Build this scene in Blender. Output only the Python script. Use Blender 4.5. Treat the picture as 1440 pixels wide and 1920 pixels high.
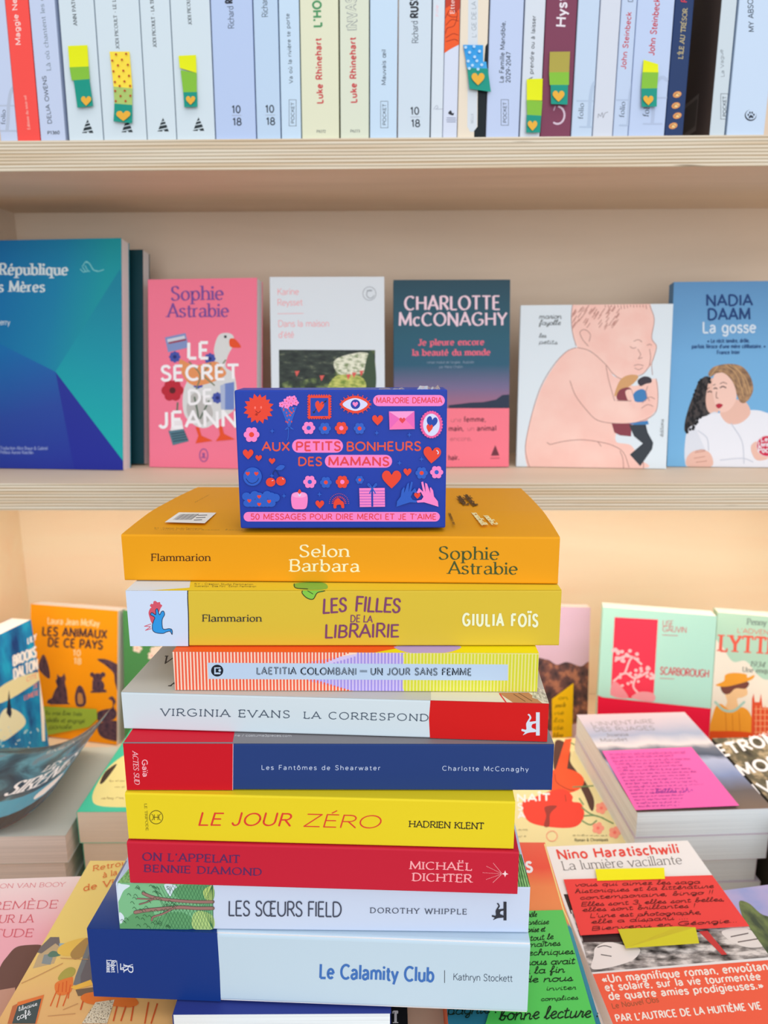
import bpy, bmesh, math, random
from mathutils import Vector, Matrix
from mathutils.geometry import tessellate_polygon
random.seed(7)
V3 = Vector
for o in list(bpy.data.objects):
    bpy.data.objects.remove(o)
SC = bpy.context.scene
COL = SC.collection

# ------------------------------------------------------------------ camera
ZC = 0.75                     # camera height; the display counter is below it
FPX = 1400.0                  # focal length in pixels of the 1440x1920 frame
PITCH, YAW, ROLL = math.radians(12.5), 0.0165, 0.0035
CAM = V3((0, 0, ZC))
c_f = V3((-math.sin(YAW)*math.cos(PITCH), math.cos(YAW)*math.cos(PITCH), -math.sin(PITCH)))
c_r = V3((math.cos(YAW), math.sin(YAW), 0))
c_u = c_r.cross(c_f)
c_r2 = (c_r*math.cos(ROLL) - c_u*math.sin(ROLL)).normalized()
c_u2 = c_r2.cross(c_f).normalized()
cam = bpy.data.cameras.new('camera')
camo = bpy.data.objects.new('camera', cam)
COL.objects.link(camo)
M = Matrix.Identity(4)
for i in range(3):
    M[i][0], M[i][1], M[i][2], M[i][3] = c_r2[i], c_u2[i], -c_f[i], CAM[i]
camo.matrix_world = M
cam.sensor_fit = 'HORIZONTAL'
cam.sensor_width = 24.0
cam.lens = FPX/1440*24.0
cam.clip_start = 0.01
cam.dof.use_dof = True
cam.dof.focus_distance = 0.375
cam.dof.aperture_fstop = 10.5
SC.camera = camo

# ------------------------------------------------------------------ light
SC.view_settings.view_transform = 'Standard'
SC.view_settings.look = 'None'
SC.view_settings.gamma = 1.0
SC.view_settings.use_curve_mapping = False
SC.view_settings.exposure = -0.09
W = bpy.data.worlds.new('room_light')
SC.world = W
W.use_nodes = True
W.node_tree.nodes['Background'].inputs[0].default_value = (0.87, 0.95, 1.0, 1)
W.node_tree.nodes['Background'].inputs[1].default_value = 0.78

def area(name, loc, target, sx, sy, power, color, spread=None):
    l = bpy.data.lights.new(name, 'AREA')
    l.shape = 'RECTANGLE'; l.size = sx; l.size_y = sy
    l.energy = power; l.color = color
    if spread: l.spread = spread
    o = bpy.data.objects.new(name, l); COL.objects.link(o)
    o.location = loc
    o.rotation_euler = (V3(target)-V3(loc)).to_track_quat('-Z', 'Y').to_euler()
    return o
# daylight through the shop window behind the photographer, ceiling lamps, and the warm strip under the shelf
area('shop_window_light', (0.5, -1.9, 1.35), (0.0, 0.5, 0.65), 2.6, 2.3, 43, (0.94, 0.98, 1.0))
area('ceiling_lamp_light', (0.35, -0.1, 2.5), (0.1, 0.45, 0.4), 1.4, 0.8, 8, (1.0, 0.93, 0.84))
area('shelf_strip_light', (0.0, 0.81, ZC-0.150), (0.0, 0.83, 0.2), 1.15, 0.02, 1.75, (1.0, 0.88, 0.70))

# ------------------------------------------------------------------ pixels of the frame -> points on real planes
def ray(px, py):
    return (c_f + c_r2*((px-720)/FPX) - c_u2*((py-960)/FPX)).normalized()
def hit_z(px, py, z):
    d = ray(px, py); return CAM + d*((z-CAM.z)/d.z)
def hit_y(px, py, y):
    d = ray(px, py); return CAM + d*(y/d.y)
def hit_pl(px, py, O, N):
    d = ray(px, py); return CAM + d*((O-CAM).dot(N)/d.dot(N))

# ------------------------------------------------------------------ materials
MATS = {}
def lin(c):
    c = c/255.0
    return c/12.92 if c <= 0.04045 else ((c+0.055)/1.055)**2.4
EXPO = (0.95, 1.02, 1.02)
WOODEXPO = (0.80, 0.90, 0.95)
def albedo(rgb, ex=None):
    return tuple(min(0.93, max(0.004, lin(v)/e)) for v, e in zip(rgb, ex or EXPO)) + (1,)
def pbsdf(name, rough=0.45, spec=0.35, coat=0.0):
    m = bpy.data.materials.new(name); m.use_nodes = True
    b = m.node_tree.nodes['Principled BSDF']
    b.inputs['Roughness'].default_value = rough
    b.inputs['Specular IOR Level'].default_value = spec
    b.inputs['Coat Weight'].default_value = coat
    b.inputs['Coat Roughness'].default_value = 0.12
    return m, m.node_tree, b
def K(r, g=None, b=None, rough=0.55, spec=0.2, coat=0.0):
    if g is None: r, g, b = r
    key = (r, g, b, rough, spec, coat)
    if key not in MATS:
        m, t, s = pbsdf('ink_%d_%d_%d' % (r, g, b), rough, spec, coat)
        s.inputs['Base Color'].default_value = albedo((r, g, b))
        MATS[key] = m
    return MATS[key]
def ramp(t, stops, interp='LINEAR', ex=None):
    n = t.nodes.new('ShaderNodeValToRGB'); cr = n.color_ramp; cr.interpolation = interp
    while len(cr.elements) < len(stops): cr.elements.new(0.5)
    for e, (p, c) in zip(cr.elements, stops):
        e.position = p; e.color = albedo(c, ex)
    return n
def GRAD(key, stops, du=0.0, dv=1.0, off=0.0, rough=0.45, spec=0.3, noise=0.0, nscale=4):
    """printed colour gradient: runs along (du,dv) of the patch's own UV"""
    if ('g', key) in MATS: return MATS['g', key]
    m, t, b = pbsdf('print_'+key, rough, spec)
    uv = t.nodes.new('ShaderNodeTexCoord')
    dot = t.nodes.new('ShaderNodeVectorMath'); dot.operation = 'DOT_PRODUCT'
    dot.inputs[1].default_value = (du, dv, 0)
    t.links.new(uv.outputs['UV'], dot.inputs[0])
    ad = t.nodes.new('ShaderNodeMath'); ad.operation = 'ADD'; ad.inputs[1].default_value = off
    t.links.new(dot.outputs['Value'], ad.inputs[0])
    out = ad.outputs[0]
    if noise:
        nz = t.nodes.new('ShaderNodeTexNoise'); nz.inputs['Scale'].default_value = nscale; nz.inputs['Detail'].default_value = 6
        t.links.new(uv.outputs['UV'], nz.inputs['Vector'])
        mm = t.nodes.new('ShaderNodeMath'); mm.operation = 'MULTIPLY_ADD'
        mm.inputs[1].default_value = noise; t.links.new(nz.outputs['Fac'], mm.inputs[0]); t.links.new(out, mm.inputs[2])
        sb = t.nodes.new('ShaderNodeMath'); sb.operation = 'SUBTRACT'; sb.inputs[1].default_value = noise*0.5
        t.links.new(mm.outputs[0], sb.inputs[0]); out = sb.outputs[0]
    r = ramp(t, stops); t.links.new(out, r.inputs[0]); t.links.new(r.outputs[0], b.inputs['Base Color'])
    MATS['g', key] = m
    return m
def NOISE(key, stops, scale=8, sx=1, sy=1, detail=6, rough=0.45, kind='noise', distort=0.0, interp='LINEAR', spec=0.3):
    """printed picture texture (foliage, cloud, stone ...) in the patch's own UV"""
    if ('n', key) in MATS: return MATS['n', key]
    m, t, b = pbsdf('print_'+key, rough, spec)
    uv = t.nodes.new('ShaderNodeTexCoord'); mp = t.nodes.new('ShaderNodeMapping')
    mp.inputs['Scale'].default_value = (sx, sy, 1)
    t.links.new(uv.outputs['UV'], mp.inputs[0])
    if kind == 'noise':
        nz = t.nodes.new('ShaderNodeTexNoise'); nz.inputs['Detail'].default_value = detail
        nz.inputs['Distortion'].default_value = distort; o = nz.outputs['Fac']
    else:
        nz = t.nodes.new('ShaderNodeTexVoronoi'); o = nz.outputs['Distance']
    nz.inputs['Scale'].default_value = scale
    t.links.new(mp.outputs[0], nz.inputs['Vector'])
    r = ramp(t, stops, interp); t.links.new(o, r.inputs[0]); t.links.new(r.outputs[0], b.inputs['Base Color'])
    MATS['n', key] = m
    return m
def PAGES(key, rgb):
    if ('p', key) in MATS: return MATS['p', key]
    m, t, b = pbsdf('pages_'+key, 0.85, 0.1)
    uv = t.nodes.new('ShaderNodeTexCoord'); mp = t.nodes.new('ShaderNodeMapping')
    mp.inputs['Scale'].default_value = (3, 2600, 1)
    t.links.new(uv.outputs['UV'], mp.inputs[0])
    nz = t.nodes.new('ShaderNodeTexNoise'); nz.inputs['Scale'].default_value = 1.0; nz.inputs['Detail'].default_value = 2
    t.links.new(mp.outputs[0], nz.inputs['Vector'])
    dk = tuple(int(v*0.86) for v in rgb)
    r = ramp(t, [(0.3, dk), (0.62, rgb)]); t.links.new(nz.outputs['Fac'], r.inputs[0])
    t.links.new(r.outputs[0], b.inputs['Base Color'])
    MATS['p', key] = m
    return m
def WOOD(key, c1, c2, axis=0, rough=0.6):
    if ('w', key) in MATS: return MATS['w', key]
    m, t, b = pbsdf('plywood_'+key, rough, 0.2)
    tc = t.nodes.new('ShaderNodeTexCoord'); mp = t.nodes.new('ShaderNodeMapping')
    s = [9, 9, 9]; s[axis] = 1.3
    mp.inputs['Scale'].default_value = s
    t.links.new(tc.outputs['Object'], mp.inputs[0])
    nz = t.nodes.new('ShaderNodeTexNoise'); nz.inputs['Scale'].default_value = 1.6; nz.inputs['Detail'].default_value = 7
    nz.inputs['Distortion'].default_value = 0.5
    t.links.new(mp.outputs[0], nz.inputs['Vector'])
    r = ramp(t, [(0.3, c1), (0.7, c2)], ex=WOODEXPO); t.links.new(nz.outputs['Fac'], r.inputs[0])
    t.links.new(r.outputs[0], b.inputs['Base Color'])
    MATS['w', key] = m
    return m
def PLY():
    if 'ply' in MATS: return MATS['ply']
    m, t, b = pbsdf('plywood_edge_plies', 0.75, 0.15)
    tc = t.nodes.new('ShaderNodeTexCoord')
    nz = t.nodes.new('ShaderNodeTexNoise'); nz.inputs['Scale'].default_value = 1.0; nz.inputs['Detail'].default_value = 5
    mp = t.nodes.new('ShaderNodeMapping'); mp.inputs['Scale'].default_value = (4, 4, 420)
    t.links.new(tc.outputs['Object'], mp.inputs[0]); t.links.new(mp.outputs[0], nz.inputs['Vector'])
    wv = t.nodes.new('ShaderNodeTexWave'); wv.wave_type = 'BANDS'; wv.bands_direction = 'Z'
    wv.inputs['Scale'].default_value = 118; wv.inputs['Distortion'].default_value = 2.4; wv.inputs['Detail'].default_value = 3
    wv.inputs['Detail Scale'].default_value = 0.25
    mp3 = t.nodes.new('ShaderNodeMapping'); mp3.inputs['Scale'].default_value = (0.12, 0.12, 1)
    t.links.new(tc.outputs['Object'], mp3.inputs[0]); t.links.new(mp3.outputs[0], wv.inputs['Vector'])
    r1 = ramp(t, [(0.0, (160, 154, 136)), (0.25, (196, 194, 178)), (0.6, (206, 206, 192)), (1.0, (212, 214, 204))], ex=WOODEXPO)
    t.links.new(wv.outputs['Fac'], r1.inputs[0])
    r2 = ramp(t, [(0.35, (206, 198, 180)), (0.6, (255, 255, 255))], ex=WOODEXPO); t.links.new(nz.outputs['Fac'], r2.inputs[0])
    mx = t.nodes.new('ShaderNodeMix'); mx.data_type = 'RGBA'; mx.blend_type = 'MULTIPLY'; mx.inputs[0].default_value = 0.8
    t.links.new(r1.outputs[0], mx.inputs[6]); t.links.new(r2.outputs[0], mx.inputs[7])
    # dark voids between the plies
    n2 = t.nodes.new('ShaderNodeTexNoise'); n2.inputs['Scale'].default_value = 1.0; n2.inputs['Detail'].default_value = 1
    mp2 = t.nodes.new('ShaderNodeMapping'); mp2.inputs['Scale'].default_value = (14, 14, 260)
    t.links.new(tc.outputs['Object'], mp2.inputs[0]); t.links.new(mp2.outputs[0], n2.inputs['Vector'])
    r3 = t.nodes.new('ShaderNodeMapRange'); r3.inputs[1].default_value = 0.70; r3.inputs[2].default_value = 0.80
    t.links.new(n2.outputs['Fac'], r3.inputs[0])
    mx2 = t.nodes.new('ShaderNodeMix'); mx2.data_type = 'RGBA'
    t.links.new(r3.outputs[0], mx2.inputs[0]); t.links.new(mx.outputs[2], mx2.inputs[6])
    mx2.inputs[7].default_value = albedo((120, 105, 82))
    t.links.new(mx2.outputs[2], b.inputs['Base Color'])
    MATS['ply'] = m
    return m

# ------------------------------------------------------------------ objects
def link(name, verts, faces, mats, parent=None, base=None, fmat=None, uvs=None, smooth=False):
    me = bpy.data.meshes.new(name)
    bs = base if base is not None else V3((0, 0, 0))
    me.from_pydata([tuple(V3(v)-bs) for v in verts], [], faces)
    for m in (mats if isinstance(mats, (list, tuple)) else [mats]): me.materials.append(m)
    if fmat:
        for p, i in zip(me.polygons, fmat): p.material_index = i
    if uvs:
        uvl = me.uv_layers.new(name='UVMap')
        for p in me.polygons:
            for li in p.loop_indices: uvl.data[li].uv = uvs[me.loops[li].vertex_index]
    if smooth:
        for p in me.polygons: p.use_smooth = True
    me.update()
    o = bpy.data.objects.new(name, me); COL.objects.link(o)
    if parent is not None: o.parent = parent
    return o
def tag(o, label=None, cat=None, group=None, kind=None):
    if label: o['label'] = label
    if cat: o['category'] = cat
    if group: o['group'] = group
    if kind: o['kind'] = kind
    return o
def thing(name, base, label, cat, group=None):
    o = bpy.data.objects.new(name, None); COL.objects.link(o)
    o.empty_display_size = 0.02
    o.location = base
    return tag(o, label, cat, group)
def base_of(t):
    b = V3(t.location)
    p = t.parent
    while p is not None:
        b += V3(p.location); p = p.parent
    return b

class Face:
    """a flat rectangle in space: O corner, unit U (right), V (up), size w x h, outward normal N"""
    def __init__(s, O, U, V, w, h):
        s.O, s.U, s.V, s.w, s.h = V3(O), V3(U).normalized(), V3(V).normalized(), w, h
        s.N = s.U.cross(s.V).normalized()
        if s.N.dot(CAM - s.O) < 0: s.N = -s.N
        s.layer = 1
    def uv(s, px, py):
        p = hit_pl(px, py, s.O, s.N) - s.O
        return p.dot(s.U), p.dot(s.V)
    def pt(s, u, v, lay=0):
        return s.O + s.U*u + s.V*v + s.N*(lay*1.3e-5 + 2e-5)
    def shifted(s, d):
        return Face(s.O + s.N*d, s.U, s.V, s.w, s.h)
def quad_rect(O, N, tl, tr, br, bl, w=None, h=None, level=None):
    """best rectangle in plane (O,N) through four pixel corners; level: U kept in this direction"""
    a, b, c, d = [hit_pl(q[0], q[1], O, N) for q in (tl, tr, br, bl)]
    U = ((c-d)+(b-a)).normalized()
    Vv = ((a-d)+(b-c))
    if level is not None: U = level.normalized()
    Vv = (Vv - U*Vv.dot(U)).normalized()
    ce = (a+b+c+d)/4
    ww = w or ((b-a).dot(U)+(c-d).dot(U))/2
    hh = h or ((a-d).dot(Vv)+(b-c).dot(Vv))/2
    return Face(ce-U*ww/2-Vv*hh/2, U, Vv, ww, hh)
def clip_poly(pts, w, h):
    def cl(ps, f, ip):
        out = []
        for i in range(len(ps)):
            a, b = ps[i-1], ps[i]
            fa, fb = f(a), f(b)
            if fb >= 0:
                if fa < 0: out.append(ip(a, b, fa, fb))
                out.append(b)
            elif fa >= 0: out.append(ip(a, b, fa, fb))
        return out
    ip = lambda a, b, fa, fb: (a[0]+(b[0]-a[0])*fa/(fa-fb), a[1]+(b[1]-a[1])*fa/(fa-fb))
    for f in (lambda p: p[0], lambda p: w-p[0], lambda p: p[1], lambda p: h-p[1]):
        if len(pts) < 3: return []
        pts = cl(pts, f, ip)
    return pts
def spline(pts, closed=False, n=6):
    if len(pts) < 3: return list(pts)
    P = list(pts); out = []
    m = len(P)
    rng = range(m) if closed else range(m-1)
    for i in rng:
        p1, p2 = P[i], P[(i+1) % m]
        p0 = P[i-1] if (closed or i > 0) else (2*p1[0]-p2[0], 2*p1[1]-p2[1])
        p3 = P[(i+2) % m] if (closed or i+2 < m) else (2*p2[0]-p1[0], 2*p2[1]-p1[1])
        for k in range(n):
            t = k/n; t2 = t*t; t3 = t2*t
            out.append(tuple(0.5*(2*p1[j]+(p2[j]-p0[j])*t+(2*p0[j]-5*p1[j]+4*p2[j]-p3[j])*t2+(3*p1[j]-p0[j]-3*p2[j]+p3[j])*t3) for j in (0, 1)))
    if not closed: out.append(tuple(P[-1]))
    return out
def ell(cx, cy, rx, ry, n=24, a0=0, a1=360, rot=0):
    c, s = math.cos(math.radians(rot)), math.sin(math.radians(rot))
    full = abs(a1-a0) >= 360
    k = n if full else n+1
    r = []
    for i in range(k):
        a = math.radians(a0+(a1-a0)*i/n)
        x, y = rx*math.cos(a), ry*math.sin(a)
        r.append((cx+x*c-y*s, cy+x*s+y*c))
    return r
# ------------------------------------------------------------------ stroke lettering (10 units = cap height)
GL = {
'A': (8, "L 0.2,0 4,10 7.8,0;L 1.5,3.3 6.5,3.3"),
'B': (6.9, "L .9,0 .9,10;L .9,10 3.5,10;A 3.5,7.6 2.3,2.4 90,-90;L .9,5.2 3.6,5.2;A 3.6,2.6 2.7,2.6 90,-90;L 3.6,0 .9,0"),
'C': (8, "A 4.6,5 4,5 48,312"), 'D': (8.2, "L .9,0 .9,10;L .9,10 3.2,10;A 3.2,5 4.3,5 90,-90;L 3.2,0 .9,0"),
'E': (6.2, "L .9,0 .9,10;L .9,10 5.5,10;L .9,5.2 4.9,5.2;L .9,0 5.7,0"),
'F': (5.8, "L .9,0 .9,10;L .9,10 5.5,10;L .9,5.2 4.8,5.2"),
'G': (8.8, "A 4.7,5 4.1,5 48,322;L 5,4.5 8,4.5;L 8,4.5 8,1.6"),
'H': (8.2, "L .9,0 .9,10;L 7.3,0 7.3,10;L .9,5.2 7.3,5.2"), 'I': (1.9, "L .95,0 .95,10"),
'J': (5, "L 3.9,10 3.9,2.6;A 2.1,2.6 1.8,2.6 0,-160"),
'K': (7, "L .9,0 .9,10;L 6.4,10 .9,4.4;L 2.7,6.2 6.8,0"), 'L': (5.6, "L .9,0 .9,10;L .9,0 5.4,0"),
'M': (9.6, "L .7,0 1.1,10 4.8,1.4 8.5,10 8.9,0"), 'N': (8.2, "L .9,0 .9,10 7.3,0 7.3,10"),
'O': (9.2, "A 4.6,5 4.1,5 0,360"), 'P': (6.6, "L .9,0 .9,10;L .9,10 3.5,10;A 3.5,7.3 2.6,2.7 90,-90;L 3.5,4.6 .9,4.6"),
'Q': (9.2, "A 4.6,5 4.1,5 0,360;L 5.3,2.4 8.2,-1"),
'R': (7, "L .9,0 .9,10;L .9,10 3.5,10;A 3.5,7.4 2.5,2.6 90,-90;L 3.5,4.8 .9,4.8;L 3.3,4.8 6.7,0"),
'S': (6.2, "S 5.4,8.3 4.4,9.7 3,10 1.5,9.5 .9,7.8 1.6,6.1 3.2,5.1 4.8,4.1 5.5,2.4 4.7,.6 3,0 1.5,.3 .5,1.8"),
'T': (7, "L .2,10 6.8,10;L 3.5,10 3.5,0"), 'U': (8, "L .9,10 .9,3.4;A 4,3.4 3.1,3.4 180,360;L 7.1,3.4 7.1,10"),
'V': (7.6, "L .2,10 3.8,0 7.4,10"), 'W': (10.8, "L .2,10 2.8,0 5.4,9 8,0 10.6,10"), 'X': (7, "L .3,10 6.7,0;L 6.7,10 .3,0"),
'Y': (7.2, "L .2,10 3.6,4.6;L 7,10 3.6,4.6;L 3.6,4.6 3.6,0"), 'Z': (7, "L .6,10 6.3,10 .5,0 6.6,0"),
'Œ': (11.6, "A 4.6,5 4.1,5 40,320;L 6.6,0 6.6,10;L 6.6,10 11,10;L 6.6,5.2 10.4,5.2;L 6.6,0 11.2,0"),
'a': (5.9, "S .9,5.3 1.7,6.4 3,6.6 4.3,6 4.8,4.6;L 4.8,4.7 4.8,0;S 4.8,3.9 2.5,3.5 1,2.8 .6,1.6 1.2,.4 2.4,0 3.8,.6 4.8,1.9"),
'b': (6.4, "L .9,10.3 .9,0;A 3.3,3.3 2.4,3.3 -180,180"), 'c': (5.4, "A 3.1,3.3 2.5,3.3 48,312"),
'd': (6.4, "L 5.5,10.3 5.5,0;A 3.1,3.3 2.4,3.3 0,360"), 'e': (5.9, "L .7,3.5 5.4,3.5;A 3,3.3 2.4,3.3 4,318"),
'f': (3.5, "S 3.7,9.7 2.9,10.2 2.1,9.8 1.7,8.6;L 1.7,8.6 1.7,0;L .2,6.4 3.3,6.4"),
'g': (6.4, "A 3.1,3.3 2.4,3.3 0,360;L 5.5,6.6 5.5,-.8;A 3.2,-.8 2.3,2.2 0,-155"),
'h': (6.2, "L .9,10.3 .9,0;A 3.1,4.2 2.2,2.4 180,0;L 5.3,4.2 5.3,0"), 'i': (1.9, "L .95,6.6 .95,0;D .95,9 .75"),
'j': (2.2, "L 1.2,6.6 1.2,-1.5;A .2,-1.5 1,1.4 0,-120;D 1.2,9 .75"), 'k': (5.5, "L .9,10.3 .9,0;L 4.9,6.6 .9,2.7;L 2.4,4.2 5.3,0"),
'l': (1.9, "L .95,10.3 .95,0"),
'm': (9.6, "L .9,6.6 .9,0;A 2.9,4.2 2,2.4 180,0;L 4.9,4.2 4.9,0;A 6.8,4.2 1.9,2.4 180,0;L 8.7,4.2 8.7,0"),
'n': (6.2, "L .9,6.6 .9,0;A 3.1,4.2 2.2,2.4 180,0;L 5.3,4.2 5.3,0"), 'o': (6.2, "A 3.1,3.3 2.5,3.3 0,360"),
'p': (6.4, "L .9,6.6 .9,-3;A 3.3,3.3 2.4,3.3 -180,180"), 'q': (6.4, "L 5.5,6.6 5.5,-3;A 3.1,3.3 2.4,3.3 0,360"),
'r': (3.9, "L .9,6.6 .9,0;S .9,4.2 1.5,5.7 2.5,6.5 3.7,6.4"),
's': (4.8, "S 4.2,5.5 3.4,6.4 2.3,6.6 1.1,6.2 .7,5 1.3,4 2.5,3.4 3.8,2.8 4.3,1.6 3.7,.4 2.4,0 1.2,.2 .4,1.2"),
't': (3.7, "L 1.7,8.7 1.7,1.7;S 1.7,1.7 2.1,.3 2.9,.05 3.6,.4;L .2,6.4 3.4,6.4"),
'u': (6.2, "L .9,6.6 .9,2.4;A 3.1,2.4 2.2,2.4 180,360;L 5.3,6.6 5.3,0"), 'v': (5.4, "L .2,6.6 2.7,0 5.2,6.6"),
'w': (8, "L .2,6.6 2.1,0 4,6.2 5.9,0 7.8,6.6"), 'x': (5.2, "L .3,6.6 4.9,0;L 4.9,6.6 .3,0"),
'y': (5.4, "L .2,6.6 2.8,.2;L 5.2,6.6 1.8,-3"), 'z': (5, "L .5,6.6 4.5,6.6 .4,0 4.7,0"),
'œ': (9.9, "A 3.1,3.3 2.5,3.3 0,360;L 5.2,3.5 9.4,3.5;A 7.4,3.3 2.1,3.3 4,318"), 'ı': (1.9, "L .95,6.6 .95,0"),
'0': (6.6, "A 3.3,5 2.6,5 0,360"), '1': (4.2, "L .6,8 2.6,10 2.6,0"), '2': (6, "S .7,7.8 1.6,9.6 3,10 4.6,9.4 5.2,7.6 4.4,5.4 .6,0;L .6,0 5.5,0"),
'3': (6, "S .8,8.6 2.6,10 4.6,9.4 5,7.4 4.2,5.8 2.6,5.3;S 2.6,5.3 4.6,4.8 5.4,2.8 4.6,.7 2.8,0 .6,1.4"),
'4': (6.4, "L 4.6,0 4.6,10 .4,2.8 6,2.8"), '5': (6, "L 5,10 1.3,10 1,5.6;S 1,5.6 2.8,6.2 4.8,5.4 5.4,3.2 4.6,.8 2.6,0 .5,1.2"),
'6': (6.2, "A 3.2,3.1 2.5,3.1 0,360;S .8,3.4 1.4,7 4.4,10"), '7': (6, "L .5,10 5.4,10 2,0"),
'8': (6.2, "A 3.1,7.5 2.1,2.5 0,360;A 3.1,2.6 2.6,2.6 0,360"), '9': (6.2, "A 3,6.9 2.5,3.1 0,360;S 5.4,6.6 4.8,3 1.8,0"),
'.': (2, "D .9,.5 .8"), ',': (2, "L 1.1,.9 .5,-1.4"), '’': (2, "L 1.2,10 .6,7.6"), "'": (2, "L 1.2,10 .6,7.6"), '-': (4.5, "L .6,4 3.9,4"),
'—': (9, "L .4,4.6 8.6,4.6"), '!': (2.2, "L 1.1,10 1.1,3;D 1.1,.5 .8"), ':': (2, "D 1,5.6 .8;D 1,.5 .8"), '?': (5, "S .6,8 2.4,10 4.4,8.4 3.6,6 2.4,4.6 2.4,3;D 2.4,.5 .8"),
'«': (6, "L 2.6,5.6 .6,3.4 2.6,1.2;L 5.2,5.6 3.2,3.4 5.2,1.2"), '»': (6, "L .8,5.6 2.8,3.4 .8,1.2;L 3.4,5.6 5.4,3.4 3.4,1.2"),
'/': (4, "L .2,-1 3.8,10.5"), '•': (4, "D 2,4 1.3"), '|': (2, "L 1,-2 1,11"), ' ': (3.6, ""), '&': (8, "S 7.4,0 2.2,6.8 2,8.6 3.2,10 4.6,8.8 4,7 1.4,4.2 .8,2.2 2.8,0 5.4,.8 7.2,4.6"),
}
ACC = {'é': ('e', "/"), 'è': ('e', "\\"), 'ê': ('e', "^"), 'ë': ('e', ":"), 'ï': ('ı', ":"), 'î': ('ı', "^"), 'ô': ('o', "^"), 'û': ('u', "^"),
       'â': ('a', "^"), 'à': ('a', "\\"), 'ù': ('u', "\\"), 'É': ('E', "/"), 'È': ('E', "\\"), 'Ë': ('E', ":"), 'Ï': ('I', ":"), 'Î': ('I', "^"), 'Ê': ('E', "^")}
HANDG = {
'a': (6.4, "A 3,2.9 2.4,2.7 0,360;L 5.3,5.6 5.3,1.2;S 5.3,1.2 5.6,.3 6.4,.6"), 'b': (5.6, "S .5,1 2.4,6 2.9,9.6 2.1,10.6 1.3,9.2 1.1,2 1.8,.2 3.6,.3 4.3,2.2 3.6,4 2.6,3.6;L 4,3.6 5.6,3.4"),
'd': (6.4, "A 3,2.9 2.4,2.7 0,360;L 5.4,10 5.3,1.2;S 5.3,1.2 5.6,.3 6.4,.6"), 'e': (5, "S .2,2.2 2.6,3 4.2,4.4 3.6,5.8 2,5.6 1,3.2 1.8,.8 3.2,.1 5,1.2"),
'f': (4.6, "S .4,2 2.6,6 3.4,9.4 2.6,10.6 1.8,9 1.6,2 1.4,-3 2.2,-3.4 2.6,-1 2.2,1.2 4.6,2"), 'h': (6, "S .4,1 2.2,6 2.7,9.6 1.9,10.6 1.2,9 1.1,0;S 1.1,2.4 2.6,5 4,5.2 4.5,3.6 4.4,1.2 5,.2 6,.8"),
'i': (2.8, "L 1,5.4 1,1.2;S 1,1.2 1.4,.2 2.8,.9;D 1.1,8 .6"), 'l': (3.6, "S .2,1 2,5.6 2.6,9.4 1.9,10.6 1.2,9 1.1,3 1.4,.7 2.2,.1 3.6,1"),
'm': (9, "L .8,5.6 .8,0;S .8,2.6 2,5 3.2,5.4 4,4 4,0;S 4,2.6 5.4,5 6.6,5.4 7.4,4 7.4,1.4 8,.2 9,.8"), 'n': (6.2, "L .8,5.6 .8,0;S .8,2.6 2.2,5 3.6,5.4 4.5,4 4.5,1.4 5.1,.2 6.2,.8"),
'o': (5.4, "A 2.7,2.8 2.2,2.7 0,360;S 3.4,5 4.4,4.4 5.4,4.6"), 'p': (5.8, "L .8,5.6 .8,-3.4;A 2.9,2.8 2.1,2.7 -180,120;S 3,.2 4.6,.3 5.8,1"), 'q': (6, "A 3,2.9 2.3,2.7 0,360;L 5.2,5.6 5.2,-3.4"),
'r': (4.4, "S .4,1 1.4,4.6 1.6,6 2,5.2 3.4,5 3.2,2 3.6,.4 4.4,.8"), 's': (4.6, "S .2,1 1.8,4 2.4,5.8 3.2,3.6 3.4,1.4 2.4,.1 1,.6;S 2.6,.1 3.6,.3 4.6,1"), 't': (4, "L 1.4,8.6 1.3,1.4;S 1.3,1.4 1.8,.2 4,1;L 0,6.4 3,6.8"),
'u': (6, "S .8,5.5 .8,2 1.4,.3 3,.3 4.4,2.4;L 4.5,5.5 4.5,1.4;S 4.5,1.4 4.9,.3 6,.9"), 'v': (5, "S .4,5.4 2,.2 3.8,5;L 3.8,5 5,4.6"), 'y': (5.6, "S .8,5.5 1,2 2.4,1 4.4,3;S 4.6,5.5 4.4,-2 3,-3.4 2,-2 5.6,1"),
'g': (5.8, "A 2.9,2.9 2.3,2.7 0,360;S 5.1,5.4 5,-2 3.6,-3.4 2.4,-2.2 5.8,1.2"), 'z': (5, "S .6,5.2 3.8,5.2 1,.4 5,.8"), 'c': (4.8, "S 4,4.8 2.6,5.6 1,3.8 1.2,1 2.8,0 4.8,1.2"),
}
HGP = {}
def hand_glyph(ch):
    if ch in HGP: return HGP[ch]
    if ch in HANDG: r = (HANDG[ch][0], _parse(HANDG[ch][1]))
    elif ch in ACC and ACC[ch][0] in HANDG:
        adv, st = hand_glyph(ACC[ch][0]); a = ACC[ch][1]; cx = adv*.5
        r = (adv, st+[('T', {'/': [(cx-.4, 7), (cx+1.2, 8.8)], '\\': [(cx+.4, 7), (cx-1.2, 8.8)], '^': [(cx-1.3, 7), (cx, 8.6), (cx+1.3, 7)], ':': [(cx-1, 7.8), (cx-.6, 8)]}[a])])
    else: r = glyph(ch)
    HGP[ch] = r
    return r
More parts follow.
